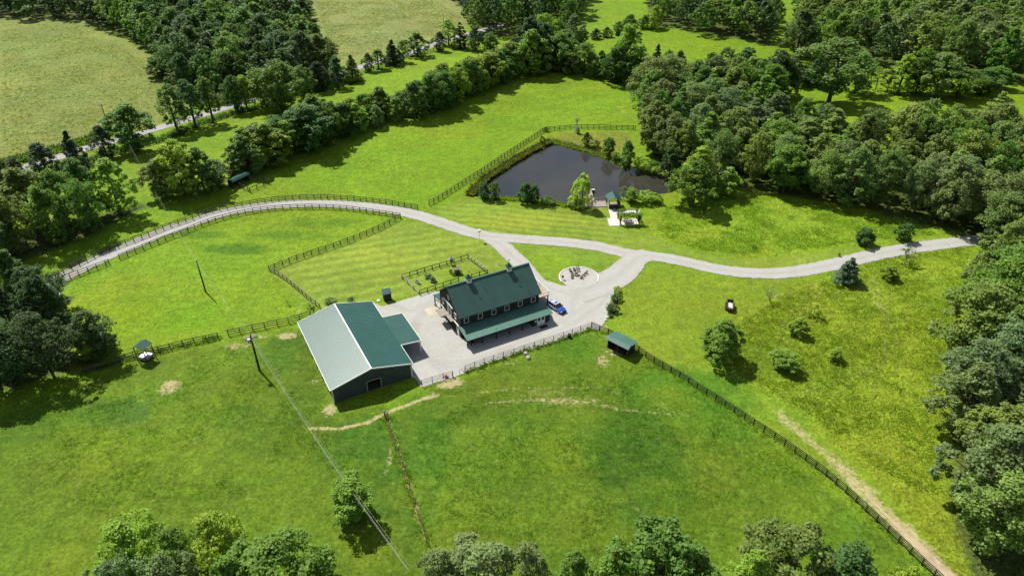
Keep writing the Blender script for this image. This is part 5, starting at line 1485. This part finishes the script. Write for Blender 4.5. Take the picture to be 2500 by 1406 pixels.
tpx(925, 170, 120, 42, 'tall', 'mid', 'mid green tree by the far road just right of the lollipop tree', RG)
tpx(960, 160, 104, 46, 'cedar', 'cedar', 'wide blackish cedar by the far road', RG)
tpx(985, 152, 99, 30, 'tall', 'bright', 'thin bright tree right against the wide blackish cedar', RG)
tpx(1020, 140, 87, 56, 'maple', 'deep', 'wide deep green double tree by the far road', RG)
tpx(1075, 126, 83, 34, 'cedar', 'cedar', 'dark cedar left of the road gap by the far hay field', RG)
tpx(1096, 112, 49, 38, 'tall', 'bright', 'tall bright tree over the far road near the hay field corner', RG)
tpx(1125, 120, 62, 42, 'cedar', 'cedar', 'tall dark cedar right of the bright tree on the far road', RG)
tpx(1160, 124, 71, 42, 'maple', 'dark', 'rounded dark tree on the far road near its bend', RG)
tpx(1197, 124, 84, 44, 'maple', 'mid', 'small round mid green tree last along the far road', RG)
tpx(388, 190, 146, 52, 'small', 'deep', 'lone round bush standing out in the left hay field')
# hedgerow between the road strip and the pasture: left clump first
CG = 'trees in the clump left of the far shed'
tpx(402, 487, 392, 78, 'maple', 'olive', 'pale topped tree at the left end of the clump by the far shed', CG)
tpx(452, 480, 350, 96, 'maple', 'bright', 'tallest bright tree in the clump left of the far shed', CG)
tpx(502, 474, 366, 76, 'maple', 'mid', 'mid green tree between the bright tree and the far shed', CG)
tpx(528, 462, 392, 74, 'maple', 'dark', 'low dark tree right behind the far shed', CG)
tpx(430, 462, 378, 70, 'oak', 'deep', 'deep green tree tucked behind the clump left of the far shed', CG)
def ordn(i):
    w = ['first', 'second', 'third', 'fourth', 'fifth', 'sixth', 'seventh', 'eighth', 'ninth', 'tenth', 'eleventh', 'twelfth', 'thirteenth', 'fourteenth', 'fifteenth', 'sixteenth', 'seventeenth', 'eighteenth', 'nineteenth', 'twentieth']
    return w[i] if i < 20 else w[i-20] and ('twenty ' + w[i-20])
def belt(path, tops, step, rows, depth, label, group, kinds=('hedge',), tints=('mid', 'olive', 'dark', 'bright', 'mid', 'deep'), wk=.9, seed=1):
    """A row of trees whose front trunks follow path; tops gives (x, y) of the sky-side outline."""
    r = random.Random(seed)
    tx = [p[0] for p in tops]; ty = [p[1] for p in tops]
    ps = fence_path([G(*p)[:2] for p in path], step)
    for rw in range(rows):
        for i, p in enumerate(ps):
            j = Vector((p.x + r.uniform(-.22, .22)*step - .35*depth*rw, p.y + r.uniform(-.25, .25)*step + depth*rw))
            if rw: j.x += step*.5
            x, _ = proj((j.x, j.y, 8)); yt = float(np.interp(x, tx, ty)) + r.uniform(-4, 16) + (10 if rw == 0 else 0)
            g = Vector((j.x, j.y, h1(j.x, j.y))); h = min(20, max(5, ph(g, yt)))*r.uniform(.88, 1.05)
            k = r.choice(kinds); t = r.choice(tints)
            tree_at(g, h, max(5.5, h*wk*r.uniform(.85, 1.25)), k, t, label.format(t=TWORD[t], n=ordn(i), row=('front' if rw == 0 else 'rear')), group, True)
belt([(572,434),(640,406),(727,374),(819,345),(883,318),(940,300),(1029,279),(1118,247),(1224,202)],
     [(560,375),(600,300),(640,285),(716,258),(780,220),(820,240),(862,228),(900,235),(940,206),(975,225),(1011,180),(1047,165),(1086,160),(1135,122),(1170,135),(1224,103),(1260,115)],
     6.2, 2, 6.0, '{t} tree, {n} from the far shed in the {row} row of the hedgerow', 'trees in the diagonal hedgerow', tints=('mid', 'bright', 'mid', 'olive', 'deep', 'bright'), seed=5)
belt([(1250,190),(1300,180),(1350,172),(1410,183),(1470,196),(1540,211)],
     [(1235,105),(1290,50),(1330,48),(1380,60),(1400,120),(1430,118),(1470,128),(1500,112),(1525,100),(1560,118),(1600,118),(1650,130)],
     7.4, 2, 7.5, '{t} tree, {n} from the left in the {row} row beyond the pond pasture', 'trees in the hedge beyond the pond pasture', seed=8)
tpx(1527, 200, 76, 84, 'oak', 'bright', 'tallest ragged bright tree in the hedge beyond the pond pasture')
for q in ((1372,174,128,50,'maple','olive','left'), (1424,182,113,52,'oak','mid','second'), (1466,190,130,42,'maple','mid','third'), (1598,200,118,40,'cedar','dark','pointed first'), (1626,192,122,42,'tall','mid','slim second'), (1655,182,130,34,'cedar','dark','pointed last')):
    tpx(*q[:6], f'{TWORD[q[5]]} tree, {q[6]} of the low run in front of the oval meadow', 'low trees in front of the oval meadow')
for q in ((1388,84,10,54,'oak','mid','lone round crown left of the narrow far meadow'), (1330,138,46,74,'maple','bright','bright broad tree left of the far meadow gap'),
          (1397,114,44,50,'maple','grey','pale crowned tree standing right at the far meadow gap'), (1362,132,50,56,'tall','mid','mid green tree between the bright and the pale crowned one at the gap')):
    tpx(*q[:6], q[6], 'trees at the far meadow gap')
belt([(1424,106),(1467,92),(1517,86),(1560,74),(1600,72)], [(1420,46),(1467,47),(1500,38),(1549,18),(1600,2)], 7.5, 1, 6, '{t} tree, {n} from the left between the two far meadows', 'trees between the far meadows', seed=4)
# hilltop group right of the pond
HG = 'trees on the rise behind the pond wood'
for q in ((1590,284,158,86,'oak','olive','big round olive tree at the left end of the rise behind the pond wood'), (1622,270,152,70,'oak','olive','olive tree behind the big round one on the rise'), (1648,258,149,62,'lone','grey','grey green tree with a clear dark trunk on the rise'),
          (1690,240,150,56,'tall','olive','slender olive tree right of the clear trunk on the rise'), (1735,246,150,76,'oak','grey','broad grey crown on the rise left of the round dark tree'), (1812,205,128,74,'maple','deep','round dark crown seen against the oval meadow'),
          (1824,250,178,62,'maple','mid','mid green tree below the round dark crown'), (1870,250,176,54,'oak','olive','olive tree right of the mid green one on the rise'), (1893,240,140,56,'maple','dark','dark tree left of the narrow clearing'), (1760,262,196,60,'oak','olive','low olive tree in the middle of the rise'),
          (1936,210,158,40,'cedar','cedar','dark cedar beside the narrow clearing'), (1986,210,140,44,'cedar','deep','deep green cedar left of the great clearing tree'), (2022,254,106,132,'lone','olive','great lone oak with a visible trunk standing in the clearing'), (2085,230,148,66,'oak','mid','lower companion crown on the right of the great lone oak'), (1962,200,165,44,'maple','mid','small mid green tree between the two clearing cedars')):
    tpx(q[0], q[1], q[2] - 4, q[3] * 1.2, *q[4:6], q[6], HG)
BG = 'low trees across the right clearing'
for q in ((2137,220,180,28,'airy','mid','thin sapling at the left end of the clearing row'), (2165,226,176,36,'airy','grey','pale dead looking tree second in the clearing row'), (2192,230,150,60,'maple','bright','brightest tree of the clearing row'), (2234,232,138,64,'maple','mid','tallest tree of the clearing row'),
          (2280,238,146,74,'oak','olive','broad olive tree in the middle of the clearing row'), (2334,242,178,76,'oak','mid','wide low tree right of the olive one in the clearing row'), (2394,230,184,64,'maple','deep','deep green tree near the right end of the clearing row'), (2424,216,173,52,'maple','mid','last light tree at the right end of the clearing row')):
    tpx(q[0], q[1], q[2] - 8, q[3] * 1.3, *q[4:6], q[6], BG)
# around the pond
PG = 'trees and bushes round the pond'
for q in ((1182,487,447,26,'small','deep','left one of two upright bushes on the near left pond bank'), (1207,489,448,26,'small','mid','right one of two upright bushes on the near left pond bank'), (1283,497,449,36,'small','deep','left one of the bush pair midway along the near pond bank'),
          (1304,497,454,28,'small','deep','right one of the bush pair midway along the near pond bank'), (1336,499,482,32,'shrub','mid','low shrub between the bush pair and the willow'), (1420,508,428,54,'willow','willow','yellow green willow on the pond bank beside the pier'), (1406,508,474,44,'willow','willow','low drooping half of the willow spreading left over the bank'),
          (1521,488,455,26,'airy','grey','thin half bare shrub right of the pond pavilion'), (1541,496,460,34,'small','bright','light green shrub right of the half bare one by the pavilion'), (1576,496,467,44,'shrub','bright','bright rounded shrub on the near bank right of the pavilion'), (1603,494,476,30,'shrub','mid','small mid green shrub before the big bank tree'),
          (1432,357,325,22,'cedar','deep','pointed little cedar on the far pond bank'), (1455,361,343,22,'shrub','deep','low bush right of the little cedar on the far pond bank'), (1486,380,338,32,'small','mid','ragged young tree on the far pond bank'), (1529,408,348,40,'cedar','mid','bushy young tree where the pond meets the wood'),
          (1504,392,372,24,'shrub','mid','low shrub between the ragged and the bushy young tree'), (1567,416,383,40,'shrub','bright','bright bushes overhanging the far right pond shore'), (1595,424,392,36,'shrub','mid','mid green bush overhanging the right pond shore'), (1632,440,364,56,'maple','dark','dark tree overhanging the right tip of the pond'),
          (1323,352,333,12,'shrub','deep','tiny dark bush at the far left corner of the pond'), (1333,322,310,12,'shrub','deep','tiny bush at the fence corner above the pond'), (1411,328,314,12,'shrub','dark','dark bush at the foot of the windmill'),
          (1690,512,396,108,'oak','mid','big rounded tree standing forward on the bank right of the pond'), (1702,476,364, 80,'maple','bright','lighter tree rising right behind the big bank tree'), (1772,482,410,64,'maple','bright','bright low tree at the meadow edge beside the big bank tree'), (1742,486,440,48,'shrub','mid','shrub between the big bank tree and the meadow')):
    tpx(*q[:6], q[6], PG)
# orchard and single trees
OG = 'young trees in the right meadow'
for q in ((2107,598,556,42,'small','deep','round little tree on the verge above the lane, left of two'), (2203,589,547,36,'small','deep','round little tree on the verge above the lane, right of two'), (2065,692,627,54,'cedar','blue','bluish spruce just below the lane'), (2169,684,648,34,'small','bright','bright round little tree below the lane right of the spruce'),
          (2208,646,602,32,'airy','grey','sparse little tree against the lane'), (1984,774,737,32,'airy','yellow','yellowish little tree nearest the wheel tracks'), (1946,820,773,38,'small','bright','narrow bright little tree below the yellowish one'), (1908,902,852,60,'small','bright','broad low bright bush right of the big meadow tree'),
          (2038,882,848,30,'small','bright','smallest bright tree alone in the middle of the right meadow')):
    tpx(q[0], q[1], q[2], q[3] * 1.1, *q[4:6], q[6], OG)
tpx(1757, 886, 776, 96, 'hedge', 'mid', 'big dense dark green tree standing in the meadow below the old spreader')
tpx(864, 1284, 1163, 108, 'hedge', 'lone', 'lone leafy tree in the front field crossed by the wires')
tpx(2048, 626, 617, 8, 'shrub', 'deep', 'tiny shrub by the lane verge'); tpx(1840, 606, 594, 14, 'airy', 'mid', 'tiny sapling in the mown edge of the pond meadow')
YG = 'shrubs round the yard'
for q in ((807,747,727,30,'shrub','olive','pale flowering shrub behind the back gable of the metal barn'), (858,740,727,20,'shrub','deep','small dark shrub behind the metal barn roof'), (1507,715,700,22,'shrub','bright','bright leafy plant at the top of the planting bed'), (1504,735,718,26,'shrub','deep','dense dark shrub in the middle of the planting bed'),
          (1494,764,741,30,'shrub','deep','spiky dark shrub at the lower part of the planting bed'), (1490,775,767,12,'shrub','deep','tiny shrub at the foot of the planting bed'), (703,745,729,12,'airy','bright','bright weed clump by the lawn fence'), (757,752,736,20,'airy','grey','dead brushy bush beside the lawn fence')):
    tpx(*q[:6], q[6], YG)
# plants in the garden plot
for (px, yb, yt, w, k, t, lb) in ((1041,678,670,14,'shrub','grey','grey green herbs growing in the back trough'), (1050,677,669,12,'shrub','blue','bluish herbs at the right end of the back trough'), (1057,688,677,16,'shrub','deep','bushy dark plant growing in the front trough'),
        (1101,667,658,12,'shrub','deep','dark plant left of the wishing well'), (1108,672,664,12,'shrub','bright','light plant in front of the wishing well'), (1124,668,661,10,'shrub','mid','small plant right of the wishing well')):
    g = G(px, yb); z = .38 if 'trough' in lb else 0
    g.z += z; h = max(.5, ph(g, yt)); tree_at(g, h, w / ppm(g), k, t, lb, 'plants in the garden plot', True)
# crowns along the lower picture edge
FG = 'crowns along the bottom edge'
for q in ((318,1268,12,150,'maple','bright','bright yellow green crown at the bottom edge, left of all bright ones'), (432,1292,11,120,'maple','mid','darker crown between the two bright ones at the bottom left'), (532,1253,12,140,'maple','bright','bright crown at the bottom edge beside the great dome'),
          (300,1362,13,150,'oak','grey','blue grey crown at the bottom left corner below the bright trees'), (420,1352,13,150,'oak','grey','second blue grey crown left of the great dome'), (675,1284,14,270,'oak','mid','great domed mid green crown at the bottom edge'), (575,1352,13,150,'maple','mid','crown on the left shoulder of the great dome'), (760,1362,11,110,'maple','mid','crown on the right shoulder of the great dome'),
          (1165,1314,13,220,'oak','grey','grey green crown at the bottom middle'), (1078,1352,12,110,'oak','grey','small grey crown left of the bottom middle one'), (1280,1332,12,120,'oak','grey','small grey crown right of the bottom middle one'), (1618,1262,15,230,'maple','mid','tall bright edged crown at the bottom right of centre'), (1400,1350,12,120,'maple','mid','low crown left of the tall bright edged one'), (1510,1335,13,140,'maple','mid','middle crown leaning on the tall bright edged one'), (1700,1345,12,120,'maple','olive','low crown right of the tall bright edged one'),
          (1935,1272,14,220,'oak','olive','wide olive crown at the bottom right'), (1835,1345,12,120,'maple','bright','low bright crown left of the wide olive one'), (2068,1325,13,170,'maple','deep','dark crown right of the wide olive one'), (2200,1384,12,100,'maple','bright','small bright crown at the bottom near the fence end')):
    ttop(q[0], q[1] - 13, q[2], q[3] * 1.1, *q[4:6], q[6], FG)
tpx(112, 772, 655, 120, 'pine', 'deep', 'feathery pine hanging over the left end of the driveway')
tpx(230, 880, 780, 100, 'maple', 'bright', 'bright leafy tree at the right tip of the lower left wood')
tpx(262, 868, 800, 60, 'maple', 'mid', 'mid green tree right at the tip of the lower left wood')

# woods
def fill(poly, dist, hmin, hmax, kinds, tints, where, seed, wk=(.62, .85), margin=120):
    r = random.Random(seed); P_ = gpoly(poly); lo = P_.min(0); hi = P_.max(0)
    lo = np.maximum(lo, [-330, 35]); hi = np.minimum(hi, [330, 520])
    n = int((hi[0]-lo[0])*(hi[1]-lo[1]) / (dist*dist) * 9)
    rr = np.random.default_rng(seed)
    C = rr.uniform(lo, hi, (n, 2)); C = C[poly_sdf(C, P_) < 0]
    cell = {}
    for c in C:
        k = (int(c[0]//dist), int(c[1]//dist))
        if any(math.hypot(c[0]-q[0], c[1]-q[1]) < dist for i in (-1, 0, 1) for j in (-1, 0, 1) for q in cell.get((k[0]+i, k[1]+j), ())): continue
        z = h1(*c)
        h = hmin + (hmax-hmin) * min(1, max(0, r.gauss(.55, .25)))
        x0, y0 = proj((c[0], c[1], z)); x1, y1 = proj((c[0], c[1], z + h))
        if x0 < -margin or x0 > 2500 + margin or y0 < -8 or y1 > 1406 + 60: continue
        cell.setdefault(k, []).append(c)
        k_ = r.choice(kinds)
        nz = vnoise(np.array([c[0]]), np.array([c[1]]), 22, seed)[0]
        t = tints[min(len(tints)-1, int(len(tints) * min(.999, max(0, .5 + (nz-.5)*1.1 + r.uniform(-.3, .3)))))]
        tree_at((c[0], c[1], z), h, h*r.uniform(*wk), k_, t, f'{TWORD[t]} {"pine" if k_ == "pine" else "cedar" if k_ == "cedar" else "broadleaf"} tree crowded among others in the {where}', f'{TWORD[t]} {"pines" if k_ == "pine" else "cedars" if k_ == "cedar" else "broadleaf trees"} in the {where}')
fill(WOODS[0], 7.2, 13, 19, ('oak', 'maple', 'oak'), ('dark', 'mid', 'deep', 'dark', 'olive', 'deep'), 'wood between the two hay fields', 21, (.72, .95))
fill(WOODS[1], 5.4, 12, 16.5, ('maple', 'oak', 'maple'), ('bright', 'mid', 'olive', 'mid', 'deep'), 'small wood left of the driveway', 22)
fill(WOODS[2], 5.4, 9.5, 14, ('oak', 'maple'), ('dark', 'deep', 'dark', 'mid', 'grey'), 'small wood behind the hay feeder', 23)
fill(WOODS[3], 6.0, 12, 17, ('oak', 'oak', 'maple', 'oak', 'oak', 'maple', 'pine'), ('grey', 'olive', 'olive', 'mid', 'olive', 'grey', 'olive'), 'great wood along the right side', 24)
fill(WOODS[4], 8.5, 14, 19, ('oak', 'oak', 'maple'), ('olive', 'olive', 'grey', 'mid', 'dark'), 'far wood at the upper right', 25, (.7, .9))
fill(WOODS[5], 7.5, 12, 18, ('oak', 'maple'), ('dark', 'mid', 'olive', 'dark'), 'far wood above the oval meadow', 26)
fill(WOODS[6], 8, 13, 18, ('oak', 'maple'), ('dark', 'mid', 'dark', 'olive'), 'far wood at the top middle', 27)
fill(WOODS[7], 7.0, 12, 16, ('oak', 'oak', 'maple'), ('olive', 'mid', 'olive', 'grey'), 'grove behind the pond wood', 29, (.72, .95))
fill(WOODS[8], 7.5, 12, 17, ('oak', 'maple'), ('dark', 'deep', 'dark'), 'dark strip of wood at the upper left', 28)

def plant(rec, i):
    pos, h, w, kind, tint, label, group, keep = rec
    r = random.Random(i*13+5)
    cm, tm, H0, W0 = PROTO[kind][r.randrange(len(PROTO[kind]))]
    cat = 'bush' if kind == 'shrub' else 'tree'
    R = empty(NAME[kind], pos, r.uniform(0, 6.283), label, cat, group)
    R.scale = (w/W0, w/W0, h/H0)
    if tm and kind != 'shrub':
        t = bpy.data.objects.new('trunk', tm); COL.objects.link(t); t.parent = R
    c = bpy.data.objects.new('crown', cm); COL.objects.link(c); c.parent = R
    b = r.uniform(.82, 1.18); hshift = r.uniform(-.10, .10)
    col = TINT[tint]; c.color = (col[0]*b*(1+hshift), col[1]*b, col[2]*b*(1-hshift), 1)

def seen_size(rec):
    p, h, w = rec[0], rec[1], rec[2]
    return min(h, w) * ppm(p)
fillers = [q for q in QUEUE if not q[7]]
keepers = [q for q in QUEUE if q[7]]
LIMIT = 300 - sum(1 for q in keepers if NAME[q[3]] == 'broadleaf_tree')
fillers.sort(key=lambda q: -seen_size(q))
print('TREES', len(keepers), len(fillers), LIMIT)
for i, q in enumerate(keepers + fillers[:max(0, LIMIT)]): plant(q, i)
rest = fillers[max(0, LIMIT):]
if rest:
    VV = []; CC = []
    for i, (pos, h, w, kind, tint, *_r) in enumerate(rest):
        r = random.Random(i); V, H0, W0 = LOD[i % 2]; a = r.uniform(0, 6.28); c, s = math.cos(a), math.sin(a)
        X = V[:, 0]*c - V[:, 1]*s; Y = V[:, 0]*s + V[:, 1]*c
        VV.append(np.stack([X*w/W0 + pos.x, Y*w/W0 + pos.y, V[:, 2]*h/H0 + pos.z], 1))
        b = r.uniform(.8, 1.2); CC.append(np.tile([*(np.array(TINT[tint])*b), 1], (len(V), 1)))
    ml = M['leaf'].copy(); ml.name = 'woodland_leaves'
    nt = ml.node_tree
    oi = [n for n in nt.nodes if n.type == 'OBJECT_INFO'][0]; at = nt.nodes.new('ShaderNodeAttribute'); at.attribute_name = 'tint'
    for l in list(nt.links):
        if l.from_node == oi: nt.links.new(at.outputs['Color'], l.to_socket)
    me = quad_mesh('woodland', np.concatenate(VV), ml)
    A = me.attributes.new('tint', 'FLOAT_COLOR', 'POINT'); A.data.foreach_set('color', np.concatenate(CC).astype(np.float32).ravel())
    o = bpy.data.objects.new('woodland', me); COL.objects.link(o)
    tag(o, 'distant mass of wood crowns filling the far woods', 'woodland', kind='stuff')

# bare shrub and climbing vine
def bare_shrub(px, yt, w, label):
    g = G(*px); h = ph(g, yt); R = empty('bare_shrub', g, 0, label, 'bush'); r = random.Random(4); mb = MB()
    def br(p, d, l, rad, k):
        q = p + d*l; mb.tube([p, q], [rad, rad*.6], 5, cap=False)
        if k:
            for _ in range(3): br(q, (d + Vector((r.uniform(-.7, .7), r.uniform(-.7, .7), r.uniform(-.1, .4)))).normalized(), l*.68, rad*.6, k-1)
    for _ in range(7): br(Vector((0, 0, 0)), Vector((r.uniform(-.6, .6), r.uniform(-.6, .6), 1)).normalized(), h*.42, .05, 3)
    mb.build('branches', M['deadwood'], R)
bare_shrub((1879, 734), 703, 26, 'leafless grey shrub in the meadow near the old spreader')
bare_shrub((1716, 470), 380, 40, 'leafless pale dead tree showing in front of the pond wood')

def loose_leaves(name, pts, nrm, size, tint, parent=None, seed=1):
    r = np.random.default_rng(seed)
    V = leaf_quads(np.array(pts), unit(np.array(nrm)), size, r)
    o = bpy.data.objects.new(name, quad_mesh(name, V, M['leaf'])); COL.objects.link(o); o.color = (*tint, 1)
    if parent: o.parent = parent
    return o
vr = np.random.default_rng(3)
R = empty('climbing_vine', R_PERG.location, R_PERG.rotation_euler[2], 'leafy green vine spread over the front beam of the pergola', 'vine')
pts = []
for c, s, n in (((0, -1.05, 2.52), (2.75, .95, .28), 2100), ((-1.5, 1.3, 2.5), (1.0, .5, .22), 360), ((2.3, -1.2, 1.7), (.5, .6, .75), 480), ((-2.2, -1.5, 1.6), (.3, .3, .8), 160), ((2.0, 1.0, 2.5), (.35, .6, .15), 80)):
    d = unit(vr.normal(size=(n, 3))) * vr.uniform(.4, 1.05, (n, 1)); pts.append(np.array(c) + d * np.array(s) * (1 + .25*np.sin(d[:, :1]*9)))
pts = np.concatenate(pts); loose_leaves('foliage', pts, vr.normal(size=pts.shape)*.5 + [0, 0, .9], .27, (.15, .27, .04), R)

# rough grass: reeds on the pond bank, weeds along fences and tussocks in the meadows, each one uncounted mass
def tufts(name, where, n, hh, size, tint, label, seed, dens=None):
    r = np.random.default_rng(seed); P_ = where(r, n)
    k = 7
    base = np.repeat(P_, k, 0); a = r.uniform(0, 6.28, len(base)); l = hh * r.uniform(.5, 1.25, len(base)); rad = r.uniform(0, size, len(base))
    bx = base[:, 0] + np.cos(a)*rad; by = base[:, 1] + np.sin(a)*rad; bz = hgt(bx, by)
    if name == 'pond_reeds': bz = np.maximum(bz - 1.2*(1 - sstep(-2.0, 1.8, poly_sdf(np.stack([bx, by], 1), POND))), POND_Z - .1)
    ln = r.uniform(.4, 1.3, len(base)); w = hh*.16 + .03
    tip = np.stack([bx + np.cos(a)*l*ln, by + np.sin(a)*l*ln, bz + l], 1)
    b0 = np.stack([bx - np.sin(a)*w, by + np.cos(a)*w, bz - .02], 1); b1 = np.stack([bx + np.sin(a)*w, by - np.cos(a)*w, bz - .02], 1)
    t2 = tip + np.stack([np.sin(a)*w*.4, -np.cos(a)*w*.4, 0*a], 1)
    V = np.stack([b0, b1, t2, tip], 1).reshape(-1, 3)
    o = bpy.data.objects.new(name, quad_mesh(name, V, M['blade'])); COL.objects.link(o); o.color = (*[c*1.8 for c in tint], 1)
    return tag(o, label, 'grass', kind='stuff')
def along(pxs, width):
    def f(r, n):
        ps = np.array([[p.x, p.y] for p in smooth_path([Vector(G(*q)[:2]) for q in pxs], .4)])
        i = r.integers(0, len(ps), n); return ps[i] + r.normal(size=(n, 2)) * width
    return f
def inside(px, thr=.5, s=9, seed=1):
    def f(r, n):
        P_ = gpoly(px); C = r.uniform(P_.min(0), P_.max(0), (n*3, 2)); C = C[poly_sdf(C, P_) < -.5]
        C = C[fnoise(C[:, 0], C[:, 1], s, seed) + r.uniform(-.12, .12, len(C)) > thr]; return C[:n]
    return f
tufts('pond_reeds', along([(1150,474),(1176,444),(1219,415),(1273,381),(1319,357),(1342,346)], .34), 1000, .95, .35, (.060, .070, .018), 'dark rushes fringing the left bank of the pond', 31)
tufts('pond_reeds', along([(1352,345),(1380,350),(1415,360),(1461,372),(1500,389),(1530,405)], .5), 700, .6, .35, (.085, .115, .022), 'greener rushes fringing the far bank of the pond', 32)
tufts('pond_reeds', along([(1178,482),(1227,485),(1270,487),(1314,489),(1348,497),(1390,502)], .5), 800, .5, .35, (.11, .165, .024), 'bright bank grass fringing the near bank of the pond', 33)
tufts('meadow_grass', inside([(2030,675),(2140,632),(2370,600),(2345,760),(2310,900),(2320,1250),(2110,1130),(1960,1005),(1830,925),(1740,880),(1800,785),(1900,725)], .46, 6, 5), 9000, .24, .4, (.135, .185, .020), 'tussocky tall grass over the right meadow', 34)
tufts('meadow_grass', inside([(1600,560),(1640,592),(1700,612),(1830,626),(1960,612),(2100,592),(2300,575),(2230,545),(2080,508),(1880,480),(1740,480),(1620,505)], .46, 6, 7), 5000, .24, .4, (.130, .195, .020), 'tussocky tall grass in the meadow below the pond wood', 35)
tufts('weeds', along([(205,912),(263,893),(334,870),(388,858),(459,841),(533,825)], .5), 300, .28, .3, (.085, .145, .02), 'weeds grown up along the feeder fence', 36)
tufts('weeds', along([(1444,801),(1488,821),(1551,857),(1608,895),(1671,931),(1738,975),(1850,1048),(1925,1098),(2060,1203),(2180,1315),(2290,1415)], .35), 350, .2, .25, (.10, .165, .02), 'weeds grown up along the long descending fence', 37)
tufts('weeds', along([(944,1018),(962,1080),(985,1138),(1010,1228),(1045,1330)], .45), 230, .22, .25, (.10, .170, .02), 'weedy strip along the wire fence line', 38)
tufts('weeds', along([(1136,909),(1239,872),(1304,851),(1366,830),(1440,803)], .3), 300, .25, .2, (.09, .14, .02), 'weeds along the foot of the front pipe fence', 39)
tufts('weeds', along([(60,440),(120,424),(171,405),(235,388),(302,366),(402,338),(473,309),(533,288),(640,258),(800,205)], 1.0), 1200, .8, .5, (.075, .130, .020), 'roadside weeds between the fence and the county road', 40)
tufts('weeds', along([(0,402),(82,384),(153,362),(200,348),(284,318)], 1.2), 500, 1.1, .6, (.05, .085, .020), 'scrubby weeds on the hay field side of the road', 41)
tufts('hay_tussocks', inside([(0,60),(225,65),(290,110),(430,205),(430,250),(380,290),(270,325),(130,370),(0,410)], .45, 10, 15), 6000, .26, .5, (.098, .112, .035), 'dry tussocks over the left hay field', 44)
tufts('hay_tussocks', inside([(770,5),(1060,0),(1130,45),(1080,85),(900,130),(820,150),(800,110)], .45, 10, 16), 4000, .26, .5, (.102, .116, .038), 'dry tussocks over the far hay field', 45)
tufts('field_weeds', inside([(1180,960),(1560,870),(1850,1050),(2200,1340),(1700,1400),(1100,1300),(1000,1050)], .52, 5, 9), 7000, .10, .3, (.06, .14, .016), 'coarse dark green weed patches in the front field', 42)
tufts('field_weeds', inside([(40,1030),(330,900),(600,830),(760,980),(950,1020),(1010,1250),(850,1150),(300,1280),(60,1200)], .54, 5, 10), 7000, .10, .3, (.07, .145, .016), 'coarse green weed patches in the left front field', 43)
